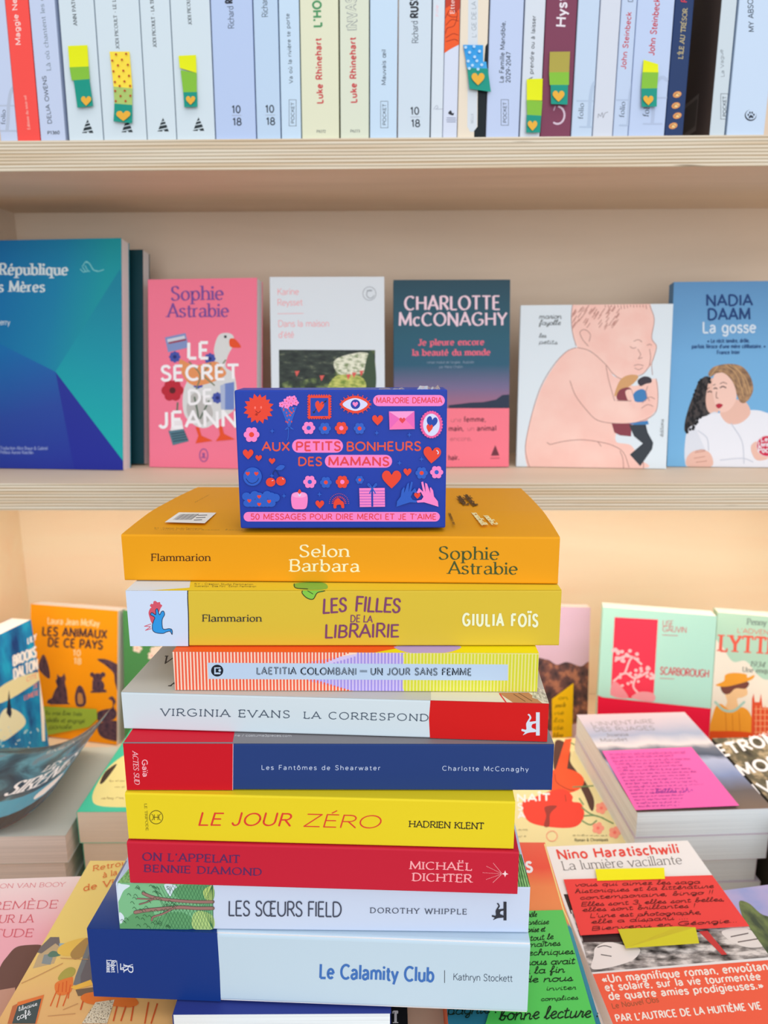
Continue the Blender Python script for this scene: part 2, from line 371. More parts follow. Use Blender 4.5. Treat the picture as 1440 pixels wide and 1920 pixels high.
def _parse(d):
    out = []
    for st in d.split(';'):
        st = st.strip()
        if not st: continue
        k, rest = st[0], st[1:].split()
        if k in 'LS':
            p = [tuple(float(v) for v in q.split(',')) for q in rest]
            out.append((k, p if k == 'L' else spline(p, False, 4)))
        elif k == 'A':
            (cx, cy), (rx, ry), (a, b) = [tuple(float(v) for v in q.split(',')) for q in rest]
            out.append(('S', ell(cx, cy, rx, ry, max(6, int(abs(b-a)/17)), a, b) + ([ell(cx, cy, rx, ry, 4, a, b)[0]] if abs(b-a) >= 360 else [])))
        elif k == 'D':
            c = tuple(float(v) for v in rest[0].split(',')); out.append(('D', [c, (float(rest[1]), 0)]))
    return out
GP = {}
def glyph(ch):
    if ch in GP: return GP[ch]
    if ch in ACC:
        b, a = ACC[ch]; adv, st = glyph(b); st = list(st)
        cx = adv/2; y = 11.3 if b.isupper() else 7.9
        if a == '/': st.append(('T', [(cx-.5, y), (cx+1.1, y+2)]))
        if a == '\\': st.append(('T', [(cx+.5, y), (cx-1.1, y+2)]))
        if a == '^': st.append(('T', [(cx-1.5, y), (cx, y+1.8), (cx+1.5, y)]))
        if a == ':': st += [('D', [(cx-1.4, y+1), (.75, 0)]), ('D', [(cx+1.4, y+1), (.75, 0)])]
        r = (adv, st)
    else:
        adv, d = GL.get(ch, GL[' ']); r = (adv, _parse(d))
    GP[ch] = r
    return r
def stroke_polys(pts, wf, cap='butt'):
    """quads along a polyline; wf(direction) -> width; sharp corners are split and overlapped"""
    pts = [p for i, p in enumerate(pts) if i == 0 or (abs(p[0]-pts[i-1][0])+abs(p[1]-pts[i-1][1])) > 1e-6]
    out = []
    if len(pts) < 2: return out
    seg = []
    for a, b in zip(pts, pts[1:]):
        l = math.hypot(b[0]-a[0], b[1]-a[1]); seg.append(((b[0]-a[0])/l, (b[1]-a[1])/l))
    closed = len(pts) > 4 and math.hypot(pts[0][0]-pts[-1][0], pts[0][1]-pts[-1][1]) < 1e-5
    runs, cur = [], [0]
    for i in range(1, len(seg)):
        if seg[i][0]*seg[i-1][0]+seg[i][1]*seg[i-1][1] < 0.45: runs.append(cur); cur = [i]
        else: cur.append(i)
    runs.append(cur)
    for r in runs:
        P = [pts[i] for i in r] + [pts[r[-1]+1]]
        D = [seg[i] for i in r]
        L, R = [], []
        for j, p in enumerate(P):
            if 0 < j < len(P)-1: d = (D[j-1][0]+D[j][0], D[j-1][1]+D[j][1])
            elif closed and len(runs) == 1: d = (D[0][0]+D[-1][0], D[0][1]+D[-1][1])
            else: d = D[0] if j == 0 else D[-1]
            n = math.hypot(*d) or 1; d = (d[0]/n, d[1]/n)
            w = wf(d)/2
            q = p
            if j == 0 and r[0] > 0: q = (p[0]-d[0]*w*.75, p[1]-d[1]*w*.75)
            if j == len(P)-1 and r[-1] < len(seg)-1: q = (p[0]+d[0]*w*.75, p[1]+d[1]*w*.75)
            L.append((q[0]-d[1]*w, q[1]+d[0]*w)); R.append((q[0]+d[1]*w, q[1]-d[0]*w))
        for j in range(len(P)-1): out.append([L[j], R[j], R[j+1], L[j+1]])
    if cap == 'round':
        for p, d in ((pts[0], seg[0]), (pts[-1], seg[-1])):
            out.append(ell(p[0], p[1], wf(d)/2, wf(d)/2, 8))
    return out
STY = {
 'sans': dict(w=.115), 'light': dict(w=.07), 'medium': dict(w=.17), 'bold': dict(w=.2), 'black': dict(w=.26),
 'serif': dict(w=.165, thin=.07, serif=1), 'serifb': dict(w=.21, thin=.08, serif=1), 'didone': dict(w=.16, thin=.045, serif=1),
 'slab': dict(w=.155, thin=.115, serif=2), 'slabb': dict(w=.16, thin=.12, serif=2), 'italic': dict(w=.13, thin=.06, serif=1, slant=.25),
 'flare': dict(w=.19, thin=.09), 'brush': dict(w=.16, thin=.12, slant=.08, jit=.25, round=1), 'marker': dict(w=.17, thin=.10, slant=.28, jit=.1, round=1),
 'hand': dict(w=.11, slant=.3, jit=.18, round=1),
}
def text_polys(s, p0, p1, cap, style='sans', up=None, w=None, track=0.0, center=False, sx=None):
    st = STY[style]
    rnd = random.Random(s)
    track += max(0.0, (w or st['w'])*10-1.0)*.85 + .35
    hand = style == 'hand'
    GLY = hand_glyph if hand else glyph
    if hand: track = 0.0
    adv = [GLY(c)[0]+track for c in s]
    tot = sum(adv)-track
    dx, dy = p1[0]-p0[0], p1[1]-p0[1]
    ln = math.hypot(dx, dy); ux, uy = dx/ln, dy/ln
    if up is None: vx, vy = uy, -ux
    else: vx, vy = up
    kx = sx*cap/10 if sx else ln/tot
    ky = cap/10
    off = (ln-kx*tot)/2 if center else 0
    W = (w or st['w'])*cap
    T = st.get('thin', st['w'])*cap*((w/st['w']) if w else 1)
    nb = math.radians(14); nx, ny = math.cos(nb), math.sin(nb)
    wf = lambda d: T+(W-T)*abs(d[0]*ny-d[1]*nx)
    sl = st.get('slant', 0); jit = st.get('jit', 0); sf = st.get('serif', 0); cp = 'round' if st.get('round') else 'butt'
    res = []
    x = 0
    for c, a in zip(s, adv):
        g = GLY(c)[1]
        j = [rnd.uniform(-1, 1)*jit for _ in range(3)]
        fx = lambda p: ((x+p[0])*kx+off+p[1]*ky*(sl+j[2]*.2), p[1]*ky*(1+j[1]*.25)+j[0]*ky)
        for k, P in g:
            if k == 'D':
                q = fx(P[0]); r = max(W*.55, P[1][0]*ky) if not sf else W*.62
                res.append([(q[0]+e[0], q[1]+e[1]) for e in ell(0, 0, r, r, 9)]); continue
            Q = [fx(p) for p in P]
            res += stroke_polys(Q, wf, cp)
            if sf and k == 'L' and c not in '-—|/’\',.!«»':
                sh = max(T, .055*cap) if sf == 1 else W*.8
                ends = [(P[0], P[1], Q[0]), (P[-1], P[-2], Q[-1])]
                for e, e2, q in ends:
                    vert = abs(e[1]-e2[1]) > abs(e[0]-e2[0])*.8
                    if vert and e[1] in (0, 10, 10.3, 6.6, -3):
                        if c in 'MN' and e[1] == 10 and len(P) > 2 and False: continue
                        hl = W*.95 + .03*cap
                        l, r = hl, hl
                        if c in 'bdhiklmnpruıfgj' and e[1] > 1: r = W*.4
                        if c in 'adu' and e[1] == 0: l = W*.4
                        if c == 'a' and e[1] > 1: continue
                        if e[1] == 4.7 or (c in 'hmn' and e[1] == 0 and False): continue
                        yy = q[1] + (sh/2 if e[1] <= 0 else -sh/2)
                        res.append([(q[0]-l, yy-sh/2), (q[0]+r, yy-sh/2), (q[0]+r, yy+sh/2), (q[0]-l, yy+sh/2)])
                    elif not vert and c in 'EFTLZŒ' and (e[0] > 4.5 or (c in 'TZ' and e[0] < 1)):
                        hb = .2*cap; yy = q[1]; bw = max(T, .04*cap)
                        if e[1] == 10: ys = (yy-hb, yy)
                        elif e[1] == 0: ys = (yy, yy+hb)
                        else: ys = (yy-hb*.45, yy+hb*.45)
                        res.append([(q[0]-bw, ys[0]), (q[0]+bw*.3, ys[0]), (q[0]+bw*.3, ys[1]), (q[0]-bw, ys[1])])
        x += a
    return [[(p0[0]+ux*q[0]+vx*q[1], p0[1]+uy*q[0]+vy*q[1]) for q in poly] for poly in res]

class Art:
    """printed matter on a Face. Shapes are given in pixels of a crop: zoom(x0,y0,s)"""
    def __init__(s, face, parent, name, z=(0, 0, 1), clip=True):
        s.f, s.p, s.name, s.clip = face, parent, name, clip
        s.v, s.fc, s.fm, s.uv, s.m = [], [], [], [], []
        s.zoom(*z)
    def zoom(s, x0, y0, k):
        s.z = (x0, y0, k); return s
    def _mi(s, m):
        if m not in s.m: s.m.append(m)
        return s.m.index(m)
    def _add(s, uv, mi, lay, bb=None):
        if s.clip: uv = clip_poly(uv, s.f.w, s.f.h)
        if len(uv) < 3: return
        if bb is None:
            us = [q[0] for q in uv]; vs = [q[1] for q in uv]
            bb = (min(us), min(vs), max(us), max(vs))
        n = len(s.v)
        for u, v in uv:
            s.v.append(s.f.pt(u, v, lay))
            s.uv.append(((u-bb[0])/max(1e-9, bb[2]-bb[0]), (v-bb[1])/max(1e-9, bb[3]-bb[1])))
        if len(uv) <= 4:
            s.fc.append(list(range(n, n+len(uv)))); s.fm.append(mi)
        else:
            for t in tessellate_polygon([[V3((u, v, 0)) for u, v in uv]]):
                s.fc.append([n+i for i in t]); s.fm.append(mi)
    def map(s, p):
        return s.f.uv(s.z[0]+p[0]/s.z[2], s.z[1]+p[1]/s.z[2])
    def polys(s, ps, mat):
        lay = s.f.layer; s.f.layer += 1
        mi = s._mi(mat)
        for i, p in enumerate(ps): s._add([s.map(q) for q in p], mi, lay+(i % 11)*0.085)   # overlapping strokes are never coplanar
        return s
    def poly(s, pts, mat, smooth=False):
        return s.polys([spline(pts, True, 6) if smooth else pts], mat)
    def blob(s, pts, mat): return s.poly(pts, mat, True)
    def whole(s, mat, u0=0, v0=0, u1=1, v1=1):
        lay = s.f.layer; s.f.layer += 1
        s._add([(s.f.w*a, s.f.h*b) for a, b in ((u0, v0), (u1, v0), (u1, v1), (u0, v1))], s._mi(mat), lay)
        return s
    def line(s, pts, w, mat, smooth=True, cap='round'):
        return s.polys(stroke_polys(spline(pts, False, 5) if smooth else pts, lambda d: w, cap), mat)
    def lines(s, ls, w, mat, smooth=True):
        r = []
        for l in ls: r += stroke_polys(spline(l, False, 4) if smooth else l, lambda d: w, 'butt')
        return s.polys(r, mat)
    def t(s, txt, p0, p1, cap, style='sans', mat=None, **k):
        return s.polys(text_polys(txt, p0, p1, cap, style, **k), mat)
    def scribble(s, p0, p1, h, w, mat, seed=1, up=None):
        """an unreadable line of handwriting"""
        r = random.Random(seed); dx, dy = p1[0]-p0[0], p1[1]-p0[1]; ln = math.hypot(dx, dy); ux, uy = dx/ln, dy/ln
        vx, vy = up or (uy, -ux)
        x = 0; out = []
        while x < ln-h:
            wl = r.uniform(2, 6)*h; pts = []
            n = int(wl/(h*.45))+2
            for i in range(n):
                yy = (h*r.uniform(.5, 1.1) if i % 2 else h*r.uniform(-.1, .25))
                if r.random() < .12: yy += h*r.choice((-.7, .9))
                xx = min(ln, x+wl*i/(n-1)+r.uniform(-.1, .1)*h)
                pts.append((p0[0]+ux*xx+vx*yy, p0[1]+uy*xx+vy*yy))
            out += stroke_polys(spline(pts, False, 3), lambda d: w, 'butt')
            x += wl+h*r.uniform(.8, 1.5)
        return s.polys(out, mat)
    def heart(s, cx, cy, r, mat, rot=0, ry=None):
        ry = ry or r
        base = [(0, -.42), (.28, -.82), (.68, -.86), (.98, -.5), (.92, -.02), (.5, .5), (0, .98), (-.5, .5), (-.92, -.02), (-.98, -.5), (-.68, -.86), (-.28, -.82)]
        c, n = math.cos(math.radians(rot)), math.sin(math.radians(rot))
        P = [(cx+(x*r*c-y*ry*n), cy+(x*r*n+y*ry*c)) for x, y in base]
        P = spline(P[:7], False, 4)[:-1] + spline(P[6:]+P[:1], False, 4)[:-1]
        return s.poly(P, mat)
    def flower(s, cx, cy, r, mat, cm, n=6, pr=.42, cr=.34, rot=0):
        s.polys([ell(cx+math.cos(2*math.pi*i/n+rot)*r*.62, cy+math.sin(2*math.pi*i/n+rot)*r*.62, r*pr, r*pr, 12) for i in range(n)] + [ell(cx, cy, r*.6, r*.6, 12)], mat)
        return s.poly(ell(cx, cy, r*cr, r*cr, 12), cm)
    def pill(s, x0, y0, x1, y1, mat):
        r = (y1-y0)/2
        return s.poly(ell(x1-r, (y0+y1)/2, r, r, 12, -90, 90)+ell(x0+r, (y0+y1)/2, r, r, 12, 90, 270), mat)
    def done(s, label=None):
        if not s.v: return None
        o = link(s.name, s.v, s.fc, s.m, s.p, base_of(s.p), s.fm, s.uv)
        if label: o['label'] = label
        return o
# ------------------------------------------------------------------ book builder
def extrude_profile(prof_o, prof_i, H, P, ncut=1):
    """closed C section (outer + inner outline) along c; P(a,b,c) -> world"""
    n = len(prof_o); vs, fs = [], []
    for c in (0.0, H):
        vs += [P(a, b, c) for a, b in prof_o] + [P(a, b, c) for a, b in prof_i]
    o2 = 2*n
    for i in range(n-1):
        fs.append([i, i+1, o2+i+1, o2+i]); fs.append([n+i+1, n+i, o2+n+i, o2+n+i+1])
        fs.append([i, n+i, n+i+1, i+1]); fs.append([o2+i, o2+i+1, o2+n+i+1, o2+n+i])
    fs.append([0, o2, o2+n, n]); fs.append([n-1, 2*n-1, o2+2*n-1, o2+n-1])
    return vs, fs
def book(name, label, cat, face, orient, depth, cover, pages, group=None, r=0.0009, tc=0.00035, bump=None, spine='L', fore=0.0006, copies_face=True):
    O, U, V, N, w, h = face.O, face.U, face.V, face.N, face.w, face.h
    if orient == 'spine':      # long horizontal spine
        A, B, C, T, Wd, H = V, -N, U, h, depth, w; O0 = O
    elif orient == 'upright':  # vertical spine
        A, B, C, T, Wd, H = U, -N, V, w, depth, h; O0 = O
    else:                      # front cover, spine to the left or right of it
        A, C, T, Wd, H = -N, V, depth, w, h
        if spine == 'L': B, O0 = U, O
        elif spine == 'R': B, O0 = -U, O+U*w
        elif spine == 'B': B, C, O0, Wd, H = V, U, O, h, w
    nb = 14 if bump else 1
    fz = (lambda a, b: a+bump(b)*a/T) if bump else (lambda a, b: a)
    P = lambda a, b, c: O0 + A*fz(a, b) + B*b + C*c
    arc = lambda ca, cb, rad, a0, a1: [(ca+rad*math.cos(math.radians(a0+(a1-a0)*i/4)), cb+rad*math.sin(math.radians(a0+(a1-a0)*i/4))) for i in range(5)]
    def prof(d):
        rr = max(1e-5, r-d)
        bs = [Wd+(r-Wd)*i/nb for i in range(nb+1)]
        p = [(d, b) for b in bs[:-1]] + arc(r, r, rr, 180, 270)
        p += arc(T-r, r, rr, 270, 360) + [(T-d, b) for b in bs[::-1][1:]]
        return p
    vs, fs = extrude_profile(prof(0), prof(tc), H, P)
    mid = O + U*w/2 + V*h/2 - N*depth/2
    lowest = min(v.z for v in vs)
    root = thing(name, V3((mid.x, mid.y, lowest)), label, cat, group)
    cv = link('cover', vs, fs, cover, root, base_of(root))
    # pages
    pv, pf, uv = [], [], []
    bs = [tc+0.0002+(Wd-fore-tc-0.0002)*i/nb for i in range(nb+1)]
    g = 0.00015
    for b in bs:
        for c in (g, H-g):
            for a in (tc+2e-5, T-tc-2e-5):
                pv.append(P(a, b, c)); uv.append((b+c, a))
    for i in range(nb):
        k = 4*i
        pf += [[k, k+1, k+5, k+4], [k+2, k+6, k+7, k+3], [k, k+4, k+6, k+2], [k+1, k+3, k+7, k+5]]
    pf += [[0, 2, 3, 1], [4*nb, 4*nb+1, 4*nb+3, 4*nb+2]]
    link('page_block', pv, pf, pages, root, base_of(root), uvs=uv)
    return root
def under_copy(src, dz, label, dx=0.0, dy=0.0, group=None, parts=('cover', 'page_block')):
    """another copy of a book lower in the same pile"""
    r_ = src.copy(); COL.objects.link(r_); r_.location = V3(src.location)+V3((dx, dy, -dz)); r_['label'] = label
    if group: r_['group'] = group
    for ch in src.children:
        if ch.name.split('.')[0] in parts:
            c = ch.copy(); COL.objects.link(c); c.parent = r_
    return r_
def slab(name, x0, x1, y0, y1, z0, z1, mat, parent, front=None):
    vs = [V3((x, y, z)) for z in (z0, z1) for y in (y0, y1) for x in (x0, x1)]
    fs = [[0, 1, 3, 2], [4, 6, 7, 5], [0, 4, 5, 1], [2, 3, 7, 6], [0, 2, 6, 4], [1, 5, 7, 3]]
    fm = [0]*6
    mats = [mat]
    if front: mats.append(front); fm[2] = 1
    return link(name, vs, fs, mats, parent, base_of(parent), fm)
def note(name, label, cat, face, mat, group=None, curl=0.0, axis='v', thick=0.00012, kids=True):
    """a thin paper sheet lying on a face; curl lifts the far edge along axis"""
    n = 8; vs, fs = [], []
    for i in range(n+1):
        t = i/n
        for s_ in (0, 1):
            for up in (0, thick):
                u, v = (s_*face.w, t*face.h) if axis == 'v' else (t*face.w, s_*face.h)
                vs.append(face.O+face.U*u+face.V*v+face.N*(up+0.00004+curl*max(0, t-.35)**2))
    for i in range(n):
        k = 4*i
        fs += [[k, k+4, k+6, k+2], [k+1, k+3, k+7, k+5], [k, k+1, k+5, k+4], [k+2, k+6, k+7, k+3]]
    fs += [[0, 2, 3, 1], [4*n, 4*n+1, 4*n+3, 4*n+2]]
    ce = face.O+face.U*face.w/2+face.V*face.h/2
    root = thing(name, ce, label, cat, group)
    link('paper', vs, fs, mat, root, base_of(root), smooth=False)
    return root

# papers
PW = PAGES('white', (240, 244, 246)); PC = PAGES('cream', (248, 232, 212)); PG = PAGES('grey', (238, 230, 224))
WHITE = K(214, 232, 244); WH2 = K(203, 222, 240); INK = K(40, 44, 54)

# ------------------------------------------------------------------ the bookcase
Z = lambda z: ZC + z
YF, YB, YB2 = 0.645, 0.835, 1.04
case = thing('bookcase', V3((0, YF, 0)), 'pale birch plywood bookcase with open shelves of books behind the stack', 'bookcase')
wood = WOOD('shelf', (206, 195, 175), (220, 210, 192)); back = WOOD('back', (198, 188, 172), (212, 203, 187)); warm = WOOD('low_back', (228, 213, 192), (238, 224, 205))
UB, UT, MB, MT = Z(0.1393), Z(0.1622), Z(-0.1416), Z(-0.1172)
slab('shelf_board', -0.62, 0.62, YF, YB, UB, UT, wood, case, PLY())
slab('shelf_board', -0.62, 0.62, YF, YB2, MB, MT, wood, case, PLY())
slab('back_panel', -0.62, 0.62, YB, YB+0.012, MT, Z(0.52), back, case)
slab('back_panel', -0.62, 0.62, YB2, YB2+0.012, Z(-0.75), MB, warm, case)
slab('top_board', -0.62, 0.62, YF, YB+0.012, Z(0.52), Z(0.545), wood, case, PLY())
cxl = hit_y(30, 430, YB).x; cxr = 0.60
slab('side_panel', cxl-0.03, cxl, YF+0.012, YB, MT, UB, back, case)
lx = hit_y(44, 1040, YB2).x
slab('side_panel', lx-0.02, lx, 0.76, YB2, Z(-0.75), MB, warm, case)
slab('side_panel', 0.598, 0.62, 0.76, YB2, Z(-0.75), MB, warm, case)
TB, TM, TF = Z(-0.51), Z(-0.4855), Z(-0.366)
for lbl, x0, x1, y0, y1, zt in (('pale wooden display step carrying the books at the back of the lower shelf', -0.495, 0.59, 0.76, YB2-.001, TB), ('pale wooden display step under the piles left and right behind the stack', -0.495, 0.62, 0.512, 0.758, TM),
                                ('pale wooden display step under the stack and the diagonal village book', -0.6, 0.105, 0.20, 0.43, TF), ('low pale wooden display step under the white paperback with the red note', 0.107, 0.62, 0.20, 0.500, Z(-0.4105))):
    st_ = thing('display_step', V3(((x0+x1)/2, (y0+y1)/2, 0)), lbl, 'display step'); slab('step_block', x0, x1, y0, y1, 0.0002, zt-.0006, wood, st_)
fl = link('floor', [V3((-3, -3, 0)), V3((3, -3, 0)), V3((3, 1.3, 0)), V3((-3, 1.3, 0))], [[0, 1, 2, 3]], K(150, 130, 108)); fl['kind'] = 'structure'

# ------------------------------------------------------------------ the stack of nine books
def spine_face(zb, tl, tr, br, bl):
    A = hit_z(bl[0], bl[1], zb); B = hit_z(br[0], br[1], zb)
    U = (B-A).normalized(); N = V3((U.y, -U.x, 0))
    t1, t2 = hit_pl(tl[0], tl[1], A, N), hit_pl(tr[0], tr[1], A, N)
    x0 = min(0, (t1-A).dot(U))*.5; x1 = ((B-A).length + (t2-A).dot(U))/2
    return Face(A+U*x0, U, V3((0, 0, 1)), x1-x0, (t1.z+t2.z)/2-zb)
Y2, Y3, Y4, Y5, Y6, Y7 = (200, 900, 3.13), (640, 900, 3.13), (200, 1200, 3.13), (640, 1200, 3.13), (150, 1470, 3.2), (560, 1470, 2.88)
STK = []
zb = Z(-0.325)
for q in [((162.5, 1742), (993, 1768), (990, 1900.5), (176.6, 1868)), ((222, 1654), (994, 1664.5), (990.5, 1749.5), (225, 1741)),
          ((237, 1578), (972.5, 1599), (970.8, 1678), (244.7, 1656.6)), ((239, 1486), (966, 1505), (963, 1593), (241.6, 1574)),
          ((231, 1392.6), (1038.7, 1396.5), (1035, 1482.7), (238, 1481)), ((232, 1296), (1030, 1321), (1025, 1390.7), (233, 1366.8)),
          ((324.6, 1220), (1010.6, 1227), (1007, 1297), (328.4, 1293.6)), ((240, 1105), (1055, 1109), (1046, 1211), (244, 1211.5)),
          ((231, 1002), (1049, 1008), (1047, 1095.5), (234, 1088.5))]:
    f = spine_face(zb, *q); STK.append(f); zb += f.h + 0.0004
STK_TOP = zb
def top_face(f, depth):      # the upper board of a stacked book
    return Face(f.O+f.V*f.h, f.U, -f.N, f.w, depth)
SG = 'books stacked in the foreground'

# 1 bottom: navy and pale blue
f = STK[0]
b = book('paperback', 'thick pale blue and navy paperback at the very bottom of the foreground stack', 'book', f, 'spine', 0.142, K(186, 212, 228), PW, SG, r=.0022)
tf = top_face(f, .142)
cvr = [c for c in b.children if c.name.startswith('cover')][0]
a = Art(f, b, 'blue_band', Y6).poly([(20, 850), (822, 870), (822, 880), (838, 1120), (846, 1330), (20, 1300)], K(8, 52, 128)); a.done('navy blue end of the spine')
a = Art(tf, b, 'blue_board', Y6).poly([(-60, 1000), (822, 893), (822, 560), (-60, 400)], GRAD('navyfade', [(0, (14, 56, 128)), (.35, (60, 82, 140)), (1, (150, 148, 165))])); a.done('navy upper board')
a = Art(f, b, 'publisher_mark', Y6)
wt = K(216, 230, 244)
a.t('Robert', (188, 1058), (188, 1130), 26, 'serif', wt).t('Laffont', (160, 1056), (160, 1130), 26, 'serif', wt).line([(220, 1060), (228, 1132)], 3, wt)
a.line([(244, 1078), (244, 1112), (262, 1112), (258, 1100)], 5, wt, False).t('R', (262, 1080), (262, 1124), 56, 'italic', wt).line([(244, 1106), (316, 1082)], 4, wt).done()
a = Art(f, b, 'title', Y7); a.t('Le Calamity Club', (112, 1046), (730, 1066), 74, 'bold', K(60, 112, 186), w=.175).done('blue title')
a = Art(f, b, 'author_name', Y7); a.t('Kathryn Stockett', (834, 1058), (1154, 1066), 36, 'light', K(60, 72, 90), w=.08).line([(788, 1006), (788, 1072)], 3, INK).done()

# 2 les soeurs field
f = STK[1]
b = book('paperback', 'white paperback with green trees drawn on its spine, second from the stack bottom', 'book', f, 'spine', 0.14, K(196, 214, 238), PW, SG)
tf = top_face(f, .14)
a = Art(tf, b, 'board_hatching', Y7); a.poly([(1100, 520), (1100, 700), (1260, 565), (1170, 300)], NOISE('greenhatch', [(.35, (96, 160, 84)), (.6, (150, 206, 130))], 6))
a.lines([[(1185+i*14, 600-i*6), (1150+i*10, 380)] for i in range(6)], 4, K(40, 84, 50), False)
a.done()
a = Art(tf, b, 'board_foliage', Y6); a.poly([(225, 592), (300, 500), (300, 610), (225, 610)], NOISE('greenhatch', [])).done()
a = Art(f, b, 'tree_picture', Y6)
gA, gB, gL = K(120, 188, 140), K(92, 158, 108), K(44, 92, 62)
a.poly([(225, 585), (798, 608), (800, 870), (238, 868)], gA)
a.blob([(238, 690), (262, 640), (300, 610), (250, 600), (228, 600), (228, 700)], K(206, 228, 240))
a.blob([(505, 604), (540, 672), (560, 640), (588, 634), (570, 606)], K(206, 228, 240))
a.blob([(236, 770), (262, 790), (262, 820), (240, 834)], K(206, 228, 240))
a.blob([(260, 830), (330, 770), (420, 760), (470, 800), (540, 770), (640, 780), (680, 868), (250, 868)], gB)
a.blob([(560, 640), (640, 600), (790, 610), (796, 700), (700, 720), (600, 690)], gB)
a.blob([(740, 640), (798, 610), (798, 700), (760, 700)], K(176, 206, 120))
a.blob([(676, 790), (720, 760), (796, 790), (798, 868), (684, 868)], K(170, 206, 130))
hs = []
for i in range(22): hs.append([(560+i*22, 600), (430+i*22, 868)])
for i in range(18): hs.append([(420+i*20, 610), (560+i*20, 868)])
a.lines([[(max(440, min(796, p[0])), p[1]) for p in l] for l in hs], 2.0, K(52, 112, 74), False)
tr = K(150, 116, 110); trl = K(84, 60, 60)
a.line([(798, 706), (700, 706), (600, 700), (500, 690), (430, 676), (380, 655)], 20, trl).line([(798, 706), (700, 706), (600, 700), (500, 690), (430, 676), (380, 655)], 15, tr)
a.line([(470, 690), (420, 690), (345, 686)], 9, trl).line([(470, 688), (420, 690), (345, 686)], 6, tr).line([(440, 690), (400, 708), (358, 720)], 9, trl).line([(440, 690), (400, 708), (358, 720)], 5, tr)
a.line([(798, 744), (700, 744), (600, 738), (480, 748), (400, 756), (332, 768)], 22, trl).line([(798, 744), (700, 744), (600, 738), (480, 748), (400, 756), (332, 768)], 17, tr)
a.line([(560, 744), (500, 776), (440, 796), (432, 816)], 12, trl).line([(560, 744), (500, 776), (440, 796), (432, 816)], 8, tr)
rr = random.Random(3)
sc = []
for i in range(58):
    x, y = rr.uniform(240, 560), rr.uniform(610, 860)
    sc.append([(x, y), (x+8, y-9), (x+17, y-3), (x+24, y+7)])
a.lines(sc, 2.2, gL).line([(798, 608), (800, 870)], 2, gL, False).done('green tree drawing at the left end of the spine')
a = Art(f, b, 'title', Y6).zoom(200, 1640, 2.88)
a.zoom(0, 0, 1).t('LES SŒURS FIELD', (428, 1716), (641, 1718), 27, 'medium', K(66, 74, 92), w=.1).done()
a = Art(f, b, 'author_name', Y7); a.t('DOROTHY WHIPPLE', (386, 694), (908, 702), 28, 'serif', K(70, 80, 98), track=1.4).done()
def little_reader(a, x, y, k, mat):
    """small publisher emblem: a figure and a table seen sideways"""
    a.poly([(x+62*k, y), (x+78*k, y), (x+78*k, y+100*k), (x+62*k, y+100*k)], mat)
    a.blob([(x+20*k, y+48*k), (x+34*k, y+22*k), (x+26*k, y+10*k), (x+34*k, y+8*k), (x+42*k, y+24*k), (x+34*k, y+40*k), (x+62*k, y+38*k), (x+62*k, y+46*k), (x+46*k, y+52*k), (x+44*k, y+66*k), (x+60*k, y+74*k), (x+62*k, y+84*k), (x+30*k, y+88*k), (x+6*k, y+98*k), (x+14*k, y+86*k), (x, y+80*k), (x+2*k, y+72*k), (x+20*k, y+74*k)], mat)
a = Art(f, b, 'publisher_mark', Y7); little_reader(a, 1044, 634, 1.0, K(48, 52, 62)); a.done()

# 3 red
f = STK[2]
b = book('paperback', 'crimson red paperback, third from the bottom of the foreground stack', 'book', f, 'spine', 0.13, K(192, 28, 54), PW, SG)
cn = K(88, 40, 92)
a = Art(f, b, 'title', Y6); a.t("ON L’APPELAIT", (374, 458), (958, 474), 46, 'serifb', cn, w=.22).t('BENNIE DIAMOND', (384, 526), (1090, 549), 42, 'serifb', cn, w=.22).done('purple title')
pk = K(244, 168, 174)
a = Art(f, b, 'author_name', Y7); a.t('MICHAËL', (600, 459), (936, 466), 40, 'serif', pk, w=.2).t('DICHTER', (614, 522), (934, 531), 42, 'serif', pk, w=.2).done('pale pink author name')
a = Art(f, b, 'publisher_mark', Y7)
a.poly([(1133, 486), (1120, 489), (1114, 502), (1109, 489), (1096, 484), (1109, 480), (1115, 466), (1120, 480)], K(250, 214, 218))
for (x, y) in ((1052, 428), (1016, 444), (996, 478), (1014, 514), (1050, 530)):
    a.polys([ell(x+(1098-x)*i/12, y+(484-y)*i/12, 2.2, 2.2, 6) for i in range(12)], pk)
a.done()

# 4 yellow
f = STK[3]
b = book('paperback', 'lemon yellow paperback with handwritten style red title, fourth from the bottom of the stack', 'book', f, 'spine', 0.135, K(226, 208, 34), PW, SG)
a = Art(f, b, 'title', Y6)
rd = K(214, 62, 48)
a.t('LE JOUR', (706, 246), (1262, 250), 72, 'marker', rd).zoom(*Y7).t('ZÉRO', (22, 228), (440, 238), 66, 'marker', rd, w=.125).done('red brush title')
a = Art(f, b, 'author_name', Y7); a.t('HADRIEN KLENT', (596, 232), (1000, 244), 34, 'slabb', K(44, 40, 30)).done()
a = Art(f, b, 'publisher_mark', Y6); ol = K(90, 82, 30)
a.t('LE TRIPODE', (386, 118), (396, 280), 15, 'serif', ol).line(ell(457, 199, 40, 40, 24)+[(497, 199)], 4, ol, False)
a.lines([[(430, 180), (440, 190), (440, 208), (430, 218)], [(484, 178), (474, 190), (474, 208), (484, 218)], [(440, 199), (474, 199)], [(446, 182), (446, 216)], [(468, 182), (468, 216)]], 3.4, ol, False).done()

